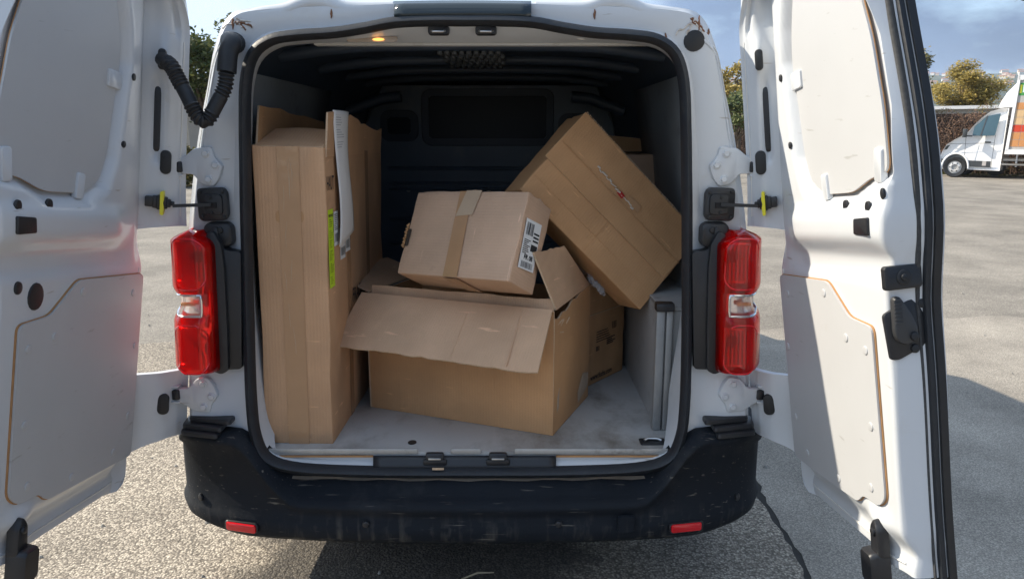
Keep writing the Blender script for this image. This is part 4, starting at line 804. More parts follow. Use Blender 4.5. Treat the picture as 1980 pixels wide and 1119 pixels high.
def bars(mb, q, a0, a1, b0, b1, O, A, B, N_, n=18, vert=True):
    x = a0
    while x < a1:
        w_ = q.choice((.0012, .0018, .003)); mb.add([O + A * x + B * b0 + N_, O + A * (x + w_) + B * b0 + N_, O + A * (x + w_) + B * b1 + N_, O + A * x + B * b1 + N_], [(0, 1, 2, 3)]); x += w_ + q.choice((.0012, .002, .003))
def lines(mb, q, a0, a1, b0, b1, O, A, B, N_, step=.006, h=.0028):
    b = b1
    while b > b0:
        e_ = a0 + (a1 - a0) * q.uniform(.45, 1); mb.add([O + A * a0 + B * b + N_, O + A * e_ + B * b + N_, O + A * e_ + B * (b - h) + N_, O + A * a0 + B * (b - h) + N_], [(0, 1, 2, 3)]); b -= step

# -- A: tall narrow carton on the left
FB = FZ + .0015
A_ = frame_box('tall_carton', (-.6649, .0335, FB), (-.0084, .0182, -.023), 'tall narrow brown cardboard box with neon yellow sticker, standing on the left', 'box')
w_, d_, h_ = .2183, .86, .952
carton((w_, d_, h_), CARD, A_, seed=1, sag=.0006)
slab('top_flap', [(.004, .004, h_ + .002), (w_ - .004, .004, h_ + .002), (w_ - .006, .17, h_ + .055), (.016, .17, h_ + .055)], CARD, A_, seed=2)
slab('side_flap', [(.004, .86, h_ + .004), (.004, .02, h_ + .004), (-.012, .10, h_ + .125), (-.012, .84, h_ + .09)], CARD2, A_, seed=3, ragged=.05)
slab('side_flap', [(w_ + .002, .02, h_ - .03), (w_ + .002, .855, h_ - .03), (w_ + .012, .83, h_ + .060), (w_ + .006, .03, h_ + .115)], CARD, A_, seed=4, ragged=.10, nu=14)
strip('tape', rect(.075, .142, .0, h_ + .001), (0, -.0022, 0), X, Z, (0, -.0006, 0), TAPE, A_)
q = random.Random(19)
for k_ in range(9):                                             # whitish wrinkles in the tape
    mb = MB(); a = Vector((.098 + q.uniform(-.012, .022), -.0030, q.uniform(.30, .93))); mb.tube([a, a + Vector((q.uniform(-.004, .004), 0, q.uniform(.02, .05))), a + Vector((q.uniform(-.008, .008), 0, q.uniform(.06, .12)))], [.0004, .0009, .0004], 5); mb.build('tape_wrinkle', CLEARTAPE, A_, local=True)
strip('hand_hole', roundpoly(rect(.062, .150, .722, .760), .016), (0, -.0003, 0), X, Z, (0, -.0004, 0), CARD2, A_)
q = random.Random(21)
strip('tape', rect(.245, .295, .0, h_), (w_ + .0020, 0, 0), Y, Z, (.0006, 0, 0), TAPE, A_)
strip('tape', rect(.545, .60, .0, h_), (w_ + .0020, 0, 0), Y, Z, (.0006, 0, 0), TAPE, A_)
st = strip('neon_sticker', rect(.014, .072, .515, .762), (w_ + .0020, 0, 0), Y, Z, (.0008, 0, 0), NEON, A_)
O = Vector((w_ + .0032, 0, 0)); mb = MB(); Nn = Vector((.0003, 0, 0))
lettering(mb, 'IMPORTANT', .012, O + Y * .043 + Z * .742, Y, Z, .75, .0003)
for zc, t_ in ((.695, 'DETAILS'), (.655, 'GOODS')): lettering(mb, t_, .008, O + Y * .043 + Z * zc, Y, Z, 1, .0002) if False else None
for b0, b1 in ((.710, .730), (.675, .695), (.640, .665), (.600, .632), (.560, .592), (.525, .550)): lines(mb, q, .020, .064, b0, b1, O, Y, Z, Nn, .0066, .0014)
mb.build('sticker_print', INK, A_, local=True)
mb = MB(); lettering(mb, 'HAUT', .062, Vector((w_ + .0024, .054, .840)), Y, Z, .50, .0005); mb.build('print_lettering', INK, A_, local=True)
mb = MB(); lettering(mb, 'FRAGILE', .07, Vector((w_ + .0036, .40, .43)), Y, Z, .75, .0005); mb.build('print_lettering', INK, A_, local=True)
for a, b_, c_, d2 in ((.078, .13, .64, .75), (.150, .215, .585, .69), (.222, .285, .60, .71)):
    strip('shipping_label', rect(a, b_, c_, d2), (w_ + .0026, 0, 0), Y, Z, (.0006, 0, 0), PAPER, A_)
    mb = MB(); O = Vector((w_ + .0035, 0, 0)); bars(mb, q, a + .006, b_ - .006, c_ + .012, c_ + .04, O, Y, Z, Nn); lines(mb, q, a + .006, b_ - .006, c_ + .05, d2 - .008, O, Y, Z, Nn); mb.build('label_print', mat('grey_print', (.2, .2, .2), .8), A_, local=True)
mb = MB()                                                       # loose delivery note hanging from the flap
def note(u, v):
    return Vector((w_ + .012 + .010 * math.sin(v * 4.5) * (1 - v) + .010 * math.sin(u * 3.14) * (.3 + v) - .004 * v, .105 + .030 * math.sin(v * 3) * .4 + (.23 - .06 * math.sin(v * 3.1)) * u * .9 - .02 * v + .05 * v * 0, 1.065 - .40 * (1 - v) - .03 * (1 - v) * (1 - u)))
mb.grid(note, 8, 24); o_ = mb.build('delivery_note', PAPER, A_, smooth=60, local=True); q_ = o_.modifiers.new('t', 'SOLIDIFY'); q_.thickness = .0006
mb = MB()
for i in range(14):
    v0 = .97 - i * .018; a, b_ = .08, .08 + q.uniform(.15, .35) if i % 5 else .9
    mb.add([note(a, v0) + X * .0012, note(b_, v0) + X * .0012, note(b_, v0 - .006) + X * .0012, note(a, v0 - .006) + X * .0012], [(0, 1, 2, 3)])
mb.build('note_print', mat('faint_print', (.45, .45, .47), .8), A_, local=True)

# -- C: open carton in the middle
C_ = frame_box('open_carton', (-.3867, .3592, FB), (0, 0, -.3872), 'large open brown cardboard box on the van floor with its front flap hanging out', 'box')
w_, d_, h_ = .7124, .4137, .4248
slab('front_panel', [(0, 0, 0), (w_, 0, 0), (w_, 0, h_), (0, 0, h_)], CARD2, C_, seed=5, nu=12, nv=8)
slab('back_panel', [(w_, d_, 0), (0, d_, 0), (0, d_, h_), (w_, d_, h_)], CARD2, C_, seed=6)
slab('side_panel', [(0, d_, 0), (0, 0, 0), (0, 0, h_), (0, d_, h_)], CARD2, C_, seed=7)
slab('side_panel', [(w_, 0, 0), (w_, d_, 0), (w_, d_, h_ + .015), (w_, .0, h_ - .03)], CARD2, C_, seed=8, nu=10, nv=8, ragged=.02)
slab('bottom_panel', [(.004, .004, .004), (w_ - .004, .004, .004), (w_ - .004, d_ - .004, .004), (.004, d_ - .004, .004)], CARD2, C_, seed=9, wob=0)
fo = (-.248 * math.cos(.604), h_ - .248 * math.sin(.604))
slab('front_flap', [(-.012, -.004, h_ + .004), (w_ - .004, -.004, h_ + .004), (w_ + .019, fo[0], fo[1]), (-.005, fo[0], fo[1])], CARDIN, C_, seed=10, nu=26, nv=6, ragged=.012, wob=.006)
slab('inner_flap', [(.006, .018, h_ - .06), (w_ - .01, .018, h_ - .06), (w_ - .012, .034, h_ + .034), (.006, .034, h_ + .028)], CARDIN, C_, seed=11, nu=12, ragged=.03)
slab('left_flap', [(0, d_, h_ + .003), (0, .02, h_ + .003), (-.216, .10, h_ + .04), (-.216, .50, h_ + .04)], CARDIN, C_, seed=12, nu=10)
slab('right_flap', [(w_ - .002, .03, h_ + .0), (w_ - .002, d_, h_ + .012), (.690, .16, .618), (.643, -.012, .616)], CARDIN, C_, seed=13, nu=12, nv=6, ragged=.02)
for i, t_ in enumerate((.13, .26, .39, .60, .86)):              # creases pressed into the front flap
    a = Vector((-.012 + (w_ + .008) * t_, -.004, h_ + .0055)); b_ = Vector((-.005 + (w_ + .024) * t_, fo[0], fo[1] + .0025)); dv = (b_ - a)
    mb = MB(); mb.tube([a + dv * .03 + Vector((0, -.001, .003)), a + dv * .5 + Vector((0, -.001, .0045)), a + dv * .97 + Vector((0, -.001, .003))], .0022, 5); mb.build('flap_crease', CARDIN, C_, local=True)
q = random.Random(31)
for k_ in range(6):
    mb = MB(); a = Vector((w_ + .001, .03 + q.uniform(0, .18), h_ - .045 - q.uniform(0, .05))); mb.tube([a, a + Vector((.002, q.uniform(.01, .05), q.uniform(-.01, .015)))], .0022, 5); mb.build('torn_paper', CARDEDGE, C_, local=True)
strip('clear_tape', [(.28, .02), (.40, .05), (.405, .10), (.33, .12), (.27, .06)], (w_ + .0015, 0, 0), Y, Z, (.0008, 0, 0), CLEARTAPE, C_)
strip('clear_tape', [(.035, .07), (.055, .08), (.06, .15), (.04, .12)], (w_ + .0015, 0, 0), Y, Z, (.0008, 0, 0), CLEARTAPE, C_)

# -- B: closed carton lying on the open one
def about_cam(o, k): o = Vector(o); return CAM + (o - CAM) * k
kB = .985
B_ = frame_box('closed_carton', about_cam((-.2602, .2875, 1.097), kB), (-.4662, .0909, -.5847), 'taped brown cardboard box with white address label, tilted on top of the open box', 'box')
w_, d_, h_ = .4651 * kB, .152 * kB, .3025 * kB
carton((w_, d_, h_), CARD3, B_, seed=4, sag=.002)
t0 = .50 * w_
strip('tape', [(t0 - .028, 0), (t0 + .030, 0), (t0 + .012, h_), (t0 - .040, h_)], (0, -.0045, 0), X, Z, (0, -.0006, 0), TAPE, B_)
strip('tape', [(t0 - .034, h_ * .70), (t0 + .034, h_ * .72), (t0 + .050, h_ + .002), (t0 - .012, h_ + .002)], (0, -.0056, 0), X, Z, (0, -.0006, 0), CLEARTAPE, B_)
strip('tape', rect(t0 - .028, t0 + .030, 0, d_), (0, 0, -.0045), X, Y, (0, 0, -.0006), TAPE, B_)
mb = MB(); mb.grid(lambda u, v: Vector((.02 + .20 * u + .01 * v, .008 + .06 * v + .004 * math.sin(u * 9), h_ + .003 + .012 * math.sin(3.14 * v) * (.4 + u) + .004 * math.sin(u * 7))), 10, 5); o_ = mb.build('lifted_flap', CARD3, B_, smooth=50, local=True); q_ = o_.modifiers.new('t', 'SOLIDIFY'); q_.thickness = .004
mb = MB(); mb.grid(lambda u, v: Vector((-.003 - .010 * math.sin(3.14 * v) , .012 + .05 * u, .10 + .065 * v)), 5, 6); mb.build('torn_hand_hole', mat('torn_dark', (.05, .035, .025), .9), B_, local=True)
mb = MB()
for k_ in range(7): z_ = .095 + .012 * k_; mb.tube([(-.004, .004, z_), (-.010 - .004 * random.random(), .002, z_ + .006), (-.006, .006, z_ + .014)], .005, 6)
mb.build('torn_edge', CARD2, B_, smooth=60, local=True)
strip('hand_hole', roundpoly(rect(.003, .018, .098, .160), .006), (0, -.0032, 0), X, Z, (0, -.0005, 0), bpy.data.materials['torn_dark'], B_)
lb = Vector((w_ + .0048, .026, .0)); LA = (Y * .98 + Z * .10).normalized(); LBv = (Z * .98 - Y * .05).normalized()
strip('address_label', rect(.0, .092, .055, .215), lb, LA, LBv, (.0006, 0, 0), PAPER, B_)
mb = MB(); q = random.Random(8); O = lb + X * .0010
bars(mb, q, .008, .050, .165, .205, O, LA, LBv, X * .0003); bars(mb, q, .012, .080, .060, .080, O, LA, LBv, X * .0003); lines(mb, q, .006, .045, .105, .150, O, LA, LBv, X * .0003)
for zz in (.150, .162, .174): mb.add([O + LA * .055 + LBv * zz + X * .0003, O + LA * .088 + LBv * zz + X * .0003, O + LA * .088 + LBv * (zz + .006) + X * .0003, O + LA * .055 + LBv * (zz + .006) + X * .0003], [(0, 1, 2, 3)])
lettering(mb, 'FR 08', .022, O + LA * .047 + LBv * .094 + X * .0003, LA, LBv, 1.0, .0008)
lettering(mb, 'EXP', .017, O + LA * .066 + LBv * .135 + X * .0003, LA, LBv, 1.0, .0006) if False else None
mb.add([O + LA * .05 + LBv * .118 + X * .0003, O + LA * .088 + LBv * .118 + X * .0003, O + LA * .088 + LBv * .140 + X * .0003, O + LA * .05 + LBv * .140 + X * .0003], [(0, 1, 2, 3)])
mb.build('label_print', INK, B_, local=True)

# -- D: big carton leaning against the right wall
kD = 1.03
D_ = frame_box('leaning_carton', about_cam((.1631, .1645, 1.3939), kD), (-.24, .7534, .2819), 'big brown cardboard box tipped on its corner, leaning at the right wall of the van', 'box')
w_, d_, h_ = .6031 * kD, .165, .3466 * kD
carton((w_, d_, h_), CARD2, D_, seed=6, sag=.001)
slab('closing_flap', [(w_, -.0025, h_ - .004), (-.004, -.0025, h_ - .004), (-.012, -.007, h_ * .40), (w_ - .01, -.007, h_ * .40)], CARD2, D_, seed=14, nu=20, nv=6, wob=.002, th=.004)
strip('clear_tape', rect(.10, .34, h_ * .70, h_ * .86), (0, -.0105, 0), X, Z, (0, -.0006, 0), CLEARTAPE, D_) if False else None
mb = MB(); q = random.Random(12)
for k_ in range(16):
    a = Vector((.15 + k_ * .0125, -.0098, h_ * .70 + q.uniform(-.004, .004) - k_ * .0008)); mb.tube([a, a + Vector((.012, -.001, q.uniform(-.004, .004)))], q.uniform(.0015, .004), 5)
mb.build('torn_tape', mat('shiny_torn_tape', (.62, .54, .45), .15), D_, smooth=60, local=True)
mb = MB(); mb.prism(roundpoly([(.262, h_ * .655), (.292, h_ * .645), (.296, h_ * .69), (.270, h_ * .70)], .004), (0, -.0108, 0), X, Z, (0, -.001, 0)); mb.build('red_sticker_rest', REDTAPE, D_, local=True)
strip('tape_patch', rect(.31, .37, h_ * .665, h_ * .735), (0, -.0100, 0), X, Z, (0, -.0005, 0), TAPE, D_)
for pts in (((.0, h_ * .62), (w_, h_ * .62)), ((.30 * w_ / .6, .0), (.30 * w_ / .6, h_ * .40)), ((0, h_ * .20), (w_, h_ * .20))):
    mb = MB(); (a, c_), (b_, e2) = pts; mb.tube([(a, -.0002 - (.0085 if c_ > h_ * .5 else 0), c_), (b_, -.0002 - (.0085 if c_ > h_ * .5 else 0), e2)], .0012, 5); mb.build('fold_crease', CARD2, D_, local=True)
mb = MB()
for k_ in range(90): mb.box((w_ * (k_ + .5) / 90, .001 + (.003 if k_ % 2 else 0), h_ + .0015), (w_ / 150, .004, .004 * random.uniform(.4, 1)))
mb.build('corrugated_edge', CARDEDGE, D_, local=True)

# -- F, G: cartons further in; bubble wrap
p = at(1240, 330, y=.80); F_ = frame_box('half_hidden_carton', (.42, .98, FB), (0, 0, .06), 'tall brown cardboard box half hidden behind the leaning box at the right wall', 'box')
w_, d_, h_ = .36, .30, .90
carton((w_, d_, h_), CARD3, F_, seed=9); slab('open_flap', [(w_ + .0, .29, h_ + .004), (.04, .29, h_ + .004), (.03, .34, h_ + .09), (w_ + .0, .32, h_ + .06)], CARD2, F_, seed=17)
G_ = frame_box('printed_carton', (.4468, .5798, FB), (0, 0, math.atan2(.218, .172)), 'dark brown printed cardboard box on the floor beside the wheel arch casing', 'box')
w_, d_, h_ = .262, .13, .300
G_.location = Vector((.352, .470, FB)); w_ = .415
carton((w_, d_, h_ + .115), CARD2, G_, seed=10)
mb = MB(); mb.tube([(0, -.001, h_ - .01), (w_, -.001, h_ - .01)], .002, 5); mb.build('lid_edge', CARDEDGE, G_, local=True)
mb = MB(); q = random.Random(5); O = Vector((0, -.0048, 0))
lettering(mb, 'www.fuchs.com', .032, O + X * .235 + Z * .030, X, Z, .8, .0006)
lines(mb, q, .19, .30, .165, .215, O, X, Z, -Y * .0004, .010, .003); bars(mb, q, .19, .215, .135, .155, O, X, Z, -Y * .0004); bars(mb, q, .31, .345, .205, .235, O, X, Z, -Y * .0004); lines(mb, q, .27, .34, .150, .175, O, X, Z, -Y * .0004, .008, .004)
mb.build('print_lettering', INK, G_, local=True)
q = random.Random(2); mb = MB(); c0 = at(1152, 548, y=.46)
def wrap(u, v):
    return c0 + Vector((.026 * (u - .5) * 2 + .008 * math.sin(19 * v + 13 * u), .03 * (v - .5) * 2, -.030 * (u - .5) * 2 + .008 * math.sin(31 * u + 9 * v) + .007 * math.cos(27 * v - 11 * u)))
mb.grid(wrap, 36, 30); BW = mat('bubble_film', (.55, .57, .6), .12, var=.2, spec=.8); BW.node_tree.nodes['Principled BSDF'].inputs['Alpha'].default_value = .30
tag(mb.build('bubble_wrap', BW, smooth=70), 'crumpled clear bubble wrap between the open box and the leaning box', 'bubble wrap')

# ================================================================ beyond the yard
def leaf_mat(name, c1, c2, tr=.25):
    m = bpy.data.materials.new(name); m.use_nodes = True; t, l, b = nodes(m); k = m.node_tree.nodes.new
    g = k('ShaderNodeNewGeometry'); rp = k('ShaderNodeValToRGB'); rp.color_ramp.elements[0].color = (*c1, 1); rp.color_ramp.elements[1].color = (*c2, 1); l.new(g.outputs['Random Per Island'], rp.inputs[0])
    l.new(rp.outputs[0], b.inputs['Base Color']); b.inputs['Roughness'].default_value = .6; b.inputs['Specular IOR Level'].default_value = .25
    tl_ = k('ShaderNodeBsdfTranslucent'); l.new(rp.outputs[0], tl_.inputs[0]); ms = k('ShaderNodeMixShader'); ms.inputs[0].default_value = tr
    l.new(b.outputs[0], ms.inputs[1]); l.new(tl_.outputs[0], ms.inputs[2]); l.new(ms.outputs[0], m.node_tree.nodes['Material Output'].inputs[0]); return m
BARK = mat('bark', (.10, .075, .055), .9, var=.3, scale=8, bump=.5, bscale=20)
LF_Y = leaf_mat('autumn_leaf', (.14, .115, .03), (.42, .31, .08)); LF_G = leaf_mat('green_leaf', (.04, .07, .025), (.16, .17, .06)); LF_R = leaf_mat('bramble_leaf', (.09, .05, .035), (.27, .16, .10), .15); LF_M = leaf_mat('mixed_leaf', (.05, .06, .02), (.24, .19, .06))
def leaves(n, centre, rad, size, q, shell=.30, flat=1.0):
    """leaf quads spread through lumpy clumps of a crown"""
    mb = MB(); cl = []
    for _ in range(34):
        while True:
            v = Vector((q.uniform(-1, 1), q.uniform(-1, 1), q.uniform(-1, 1)))
            if shell < v.length < 1: break
        cl.append((v, q.uniform(.24, .44)))
    for _ in range(n):
        v, r = q.choice(cl); d = Vector((q.gauss(0, 1), q.gauss(0, 1), q.gauss(0, 1))).normalized() * r * q.uniform(.2, 1.05)
        p = Vector((centre[0] + (v.x + d.x) * rad[0], centre[1] + (v.y + d.y) * rad[1], centre[2] + (v.z + d.z) * rad[2]))
        a = Vector((q.gauss(0, 1), q.gauss(0, 1), q.gauss(0, .7))).normalized(); b_ = a.orthogonal().normalized(); s = size * q.uniform(.6, 1.3)
        mb.add([p - a * s, p + b_ * s * .55, p + a * s, p - b_ * s * .55], [(0, 1, 2, 3)])
    return mb, [(Vector((centre[0] + v.x * rad[0], centre[1] + v.y * rad[1], centre[2] + v.z * rad[2]))) for v, r in cl]
def tree(px, py, D, rad, size, n, m, label, seed, name='tree'):
    q = random.Random(seed); y = D - 2.23; c = at(px, py, y=y); root = empty(name, (c.x, y, 0), label=label, cat='tree', group=None)
    mb, cl = leaves(n, c, rad, size, q); mb.build('crown', m, root)
    mb = MB(); th_ = max(.06, rad[2] * .07); base = Vector((c.x, y, -.1)); top = Vector((c.x, y, c.z + rad[2] * .3))
    mb.tube([base, base.lerp(top, .5) + Vector((.08, .05, 0)), top], [th_ * 1.4, th_, th_ * .4], 9)
    fork = base.lerp(top, .6)
    for p in cl[::2]: mb.tube([fork, fork.lerp(p, .55) + Vector((0, 0, .1 * rad[2])), p], [th_ * .5, th_ * .28, th_ * .08], 6)
    mb.build('trunk', BARK, root, smooth=60); return root
tree(385, 128, 18, (1.6, 1.5, 1.2), .06, 13000, LF_G, 'dark green leafy tree seen between left door and van', 1)
tree(1862, 170, 44, (1.95, 2.0, 1.25), .075, 17000, LF_Y, 'yellowing round tree above the hedge, left of the truck cab', 2)
tree(1735, 132, 32, (1.15, 1.2, 1.2), .09, 3000, LF_M, 'small dark tree mostly hidden behind the right rear door', 3)
tree(1424, 168, 27, (.8, .9, .75), .07, 2500, LF_Y, 'ochre tree in the gap left of the right rear door', 4)
tree(1428, 222, 24, (.8, .9, .75), .07, 2500, LF_G, 'dark green bush in the gap left of the right rear door', 5, 'bush')
tree(2128, -62, 13, (1.25, 1.1, .62), .05, 4500, LF_M, 'overhanging tree whose leaf tips enter at the top right corner', 6)
# bramble hedge
f_dir = Vector((.766, -.643, 0)); n_dir = Vector((.643, .766, 0)); W0 = at(1850, 343, z=0)
hd0 = W0 + n_dir * 3.4
hg = empty('hedge', hd0, label='brown dry bramble hedge behind the white truck', cat='hedge'); q = random.Random(9)
mb = MB(); mbg = MB()
for i in range(46000):
    t_ = q.uniform(-13, 9); z = abs(q.gauss(0, 1)) ; z = 2.65 * q.random() ** .75 * (1 + .10 * math.sin(t_ * 1.7) + .07 * math.sin(t_ * 4.1)); dpt = .9 * math.sin(min(1, z / 2.7) * 3.0 + .2) 
    p = hd0 + f_dir * t_ + n_dir * (-dpt * q.uniform(.3, 1.0) + q.gauss(0, .12) + .25 * math.sin(t_ * 2.3 + z * 2)) + Vector((0, 0, z))
    a = Vector((q.gauss(0, 1), q.gauss(0, 1), q.gauss(0, 1))).normalized(); b_ = a.orthogonal().normalized(); s = q.uniform(.022, .05)
    (mbg if (z > 2.35 and q.random() < .55) or (z < .3 and q.random() < .5) else mb).add([p - a * s, p + b_ * s * .45, p + a * s, p - b_ * s * .45], [(0, 1, 2, 3)])
mb.build('dry_leaves', LF_R, hg); mbg.build('green_leaves', LF_M, hg)
mb = MB()
for i in range(420):
    t_ = q.uniform(-13, 9); p = hd0 + f_dir * t_ - n_dir * q.uniform(-.2, .75); h_ = q.uniform(1.3, 2.6)
    mb.tube([p, p + Vector((q.uniform(-.3, .3), q.uniform(-.2, .2), h_ * .6)), p + Vector((q.uniform(-.7, .7), q.uniform(-.4, .4), h_))], [.012, .010, .004], 5)
mb.build('stems', mat('bramble_stem', (.13, .085, .06), .9, var=.3), hg)
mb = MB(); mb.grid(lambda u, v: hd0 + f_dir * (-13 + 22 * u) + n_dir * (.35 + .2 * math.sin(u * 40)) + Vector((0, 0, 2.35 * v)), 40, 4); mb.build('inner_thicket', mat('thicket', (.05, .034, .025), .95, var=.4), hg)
# strip of weeds at the hedge foot
mb = MB()
for i in range(5000):
    p = hd0 + f_dir * q.uniform(-13, 9) - n_dir * (1.0 + abs(q.gauss(0, .35))); h_ = q.uniform(.06, .22); a = Vector((q.gauss(0, .5), q.gauss(0, .5), 1)).normalized(); b_ = a.orthogonal().normalized() * .02
    mb.add([p - b_, p + b_, p + a * h_], [(0, 1, 2)])
tag(mb.build('grass', leaf_mat('grass_blade', (.07, .09, .025), (.20, .19, .06))), 'rough grass along the foot of the hedge', 'grass', kind='stuff')
# long pale roof behind the hedge
PALE = mat('pale_sheet', (.55, .56, .57), .5, var=.1)
s0 = hd0 + n_dir * 9 - f_dir * 14; sh = empty('low_shed', s0, label='low pale shed whose roof edge shows above the hedge', cat='shed')
mb = MB(); mb.prism([(0, 0), (26, 0), (26, 2.75), (0, 2.75)], s0, f_dir, (0, 0, 1), n_dir * 6); mb.build('wall', mat('shed_wall', (.33, .32, .30), .8), sh)
mb = MB(); mb.prism([(-.3, -.3), (26.3, -.3), (26.3, 6.3), (-.3, 6.3)], s0 + Vector((0, 0, 2.76)), f_dir, n_dir, (0, 0, .16)); mb.build('roof', PALE, sh)

# white box truck
TW = mat('truck_white_paint', (.86, .86, .86), .3, var=.03, coat=.4); TD = mat('truck_dark_plastic', (.045, .05, .055), .5)
o = W0 - f_dir * .62; tr = empty('box_truck', o, label='white box truck with printed side parked in front of the bramble hedge', cat='truck')
def tk(a, z, d=0): return o + f_dir * (a * .86) + Vector((0, 0, z)) + n_dir * d
cabp = [(-.01, .30), (-.02, .68), (.05, .92), (.20, 1.18), (.45, 1.34), (.78, 1.52), (.92, 1.62), (1.12, 1.88), (1.38, 2.15), (1.62, 2.33), (1.95, 2.42), (2.24, 2.45), (2.22, .28)]
rings_ = []
for d, kx in ((0.10, .90), (.02, .985), (0, 1), (2.0, 1), (1.98, .985), (1.9, .90)):
    ca, cz = 1.2, 1.1; rings_.append([tk(ca + (a - ca) * (1 if kx == 1 else .985 + (kx - .985) * .4), cz + (z - cz) * (kx if z > 1.6 else 1 - (1 - kx) * .4), d + (.16 * max(0, z - 1.5) if d < 1 else -.16 * max(0, z - 1.5)) + (.10 * max(0, (.5 - a)) * (1 if d < 1 else -1))) for a, z in cabp])
mb = MB(); mb.loft(rings_, caps=True); cab = mb.build('cab', TW, tr, smooth=35)
sidez = lambda z: -.006 + .16 * max(0, z - 1.5)
def tplate(name, pts, m, parent, d=.0, th=.012):
    mb = MB(); n = len(pts); a = [tk(p, z, sidez(z) - d) for p, z in pts]; b_ = [tk(p, z, sidez(z) - d + th) for p, z in pts]
    mb.add(a + b_, [tuple(range(n)), tuple(range(n, 2 * n))[::-1]] + [(i, (i + 1) % n, n + (i + 1) % n, n + i) for i in range(n)]); return mb.build(name, m, parent)
TG = mat('truck_glass', (.05, .10, .13), .05, var=.3, scale=1.5)
tplate('side_window', roundpoly([(1.10, 1.48), (1.13, 1.80), (1.52, 2.17), (2.00, 2.26), (1.90, 1.49)], .05), TG, cab, .006)
tplate('window_pillar', [(1.38, 1.48), (1.42, 1.48), (1.56, 2.19), (1.52, 2.18)], TD, cab, .016)
tplate('lower_trim', [(-.01, .32), (0, .66), (.24, .66), (.24, .32)], TD, cab, .008); tplate('lower_trim', [(.98, .40), (.98, .62), (1.88, .60), (1.88, .38)], TD, cab, .008)
tplate('door_handle', roundpoly([(1.58, 1.24), (1.80, 1.24), (1.80, 1.29), (1.58, 1.30)], .02), TD, cab, .03)
for p0, p1 in (((.88, 1.50), (.92, .42)), ((1.92, 1.5), (1.90, .36)), ((.30, 1.20), (1.9, 1.235))):
    mb = MB(); mb.tube([tk(*p0, sidez(p0[1]) - .001), tk(*p1, sidez(p1[1]) - .001)], .008, 5); mb.build('panel_gap', TD, cab)
tplate('marker_plate', [(1.58, .44), (1.72, .44), (1.72, .60), (1.58, .60)], mat('plate_grey', (.45, .42, .40), .5), cab, .016)
mb = MB(); arch = [(.60 + .47 * math.cos(R(a)), .37 + .47 * math.sin(R(a))) for a in range(-10, 191, 12)]; mb.prism(arch, tk(0, 0, -.012), f_dir * .86, (0, 0, 1), n_dir * .03); mb.build('wheel_arch', TD, cab)
mb = MB(); mb.tube([tk(a, z, -.015) for a, z in [(.60 + .49 * math.cos(R(a)), .37 + .49 * math.sin(R(a))) for a in range(-5, 186, 10)]], .035, 8); mb.build('arch_lip', TW, cab, smooth=50)
tplate('headlight', [(.12, .98), (.22, 1.14), (.34, 1.16), (.24, 1.0)], BLUEGLASS, cab, .03)
mb = MB(); mb.box(tk(.86, 1.58, -.20), (.12, .20, .30), Matrix.Rotation(-.7, 3, 'Z')); mb.tube([tk(.95, 1.48, -.16), tk(1.10, 1.48, .0)], .03, 6); mb.build('wing_mirror', TD, cab, bevel=.03)
def twheel(a, d0, nm):
    c = tk(a, .37, d0); mb = MB(); prof_ = [(.60, .02), (.92, .0), (1, .05), (1, .19), (.92, .24), (.60, .22)]
    rg = [[c + n_dir * d + f_dir * (.37 * r_ * math.cos(2 * math.pi * i / 24)) + Vector((0, 0, .37 * r_ * math.sin(2 * math.pi * i / 24))) for r_, d in prof_] for i in range(25)]
    mb.loft(rg, closed=False); w_ = mb.build(nm, RUBBER, tr, smooth=35)
    mb = MB(); rg = [[c + n_dir * d + f_dir * (.37 * r_ * math.cos(2 * math.pi * i / 24)) + Vector((0, 0, .37 * r_ * math.sin(2 * math.pi * i / 24))) for i in range(24)] for r_, d in ((.62, .05), (.54, .06), (.48, .02), (.30, .01), (.26, .05), (.1, .05))]
    mb.loft(rg, caps=True); rm = mb.build('rim', mat('steel_rim', (.6, .6, .6), .4, metal=.3), w_, smooth=35)
    for i in range(6):
        mb = MB(); mb.dome(ell(.05, .05, 10), c + f_dir * (.15 * math.cos(i * 1.047)) + Vector((0, 0, .15 * math.sin(i * 1.047))) + n_dir * .012, f_dir * .86, (0, 0, 1), n_dir * -.006, .8); mb.build('rim_hole', TD, w_)
for d in (-.075, 1.84):
    for a in (.60, 4.25): twheel(a, d, 'wheel')
mb = MB(); mb.tube([tk(1.75, .18, .9), tk(1.75, .18, 1.2)], .001, 4); 
mb = MB(); cc = tk(1.95, .36, .75); mb.loft([[cc + n_dir * d + f_dir * (.30 * r_ * math.cos(i * .2618)) + Vector((0, 0, .30 * r_ * math.sin(i * .2618))) for i in range(24)] for r_, d in ((.5, 0), (1, .02), (1, .22), (.5, .24))], caps=True); mb.build('spare_wheel', RUBBER, tr, smooth=35)
# body of the truck
mb = MB(); mb.prism([(2.32, .86), (6.6, .86), (6.6, 3.50), (2.44, 3.52)], tk(0, 0, -.08), f_dir * .86, (0, 0, 1), n_dir * 2.2); tb = mb.build('box_body', TW, tr)
mb = MB(); mb.prism([(1.86, 2.46), (2.50, 2.46), (2.50, 3.38), (2.36, 3.24), (2.10, 2.95), (1.93, 2.65)], tk(0, 0, .15), f_dir * .86, (0, 0, 1), n_dir * 1.7); mb.build('roof_fairing', TW, tr, bevel=.04)
def bplate(name, pts, m, parent, d, th=.02):
    mb = MB(); mb.prism(pts, tk(0, 0, -.08 - d), f_dir * .86, (0, 0, 1), n_dir * th); return mb.build(name, m, parent)
for pts in ([(2.34, .96), (2.44, .96), (2.54, 3.50), (2.44, 3.50)], [(2.46, 3.36), (6.58, 3.36), (6.58, 3.50), (2.46, 3.50)], [(2.36, .86), (6.58, .86), (6.58, 1.02), (2.36, 1.02)]): bplate('body_frame', pts, TW, tb, .06, .05)
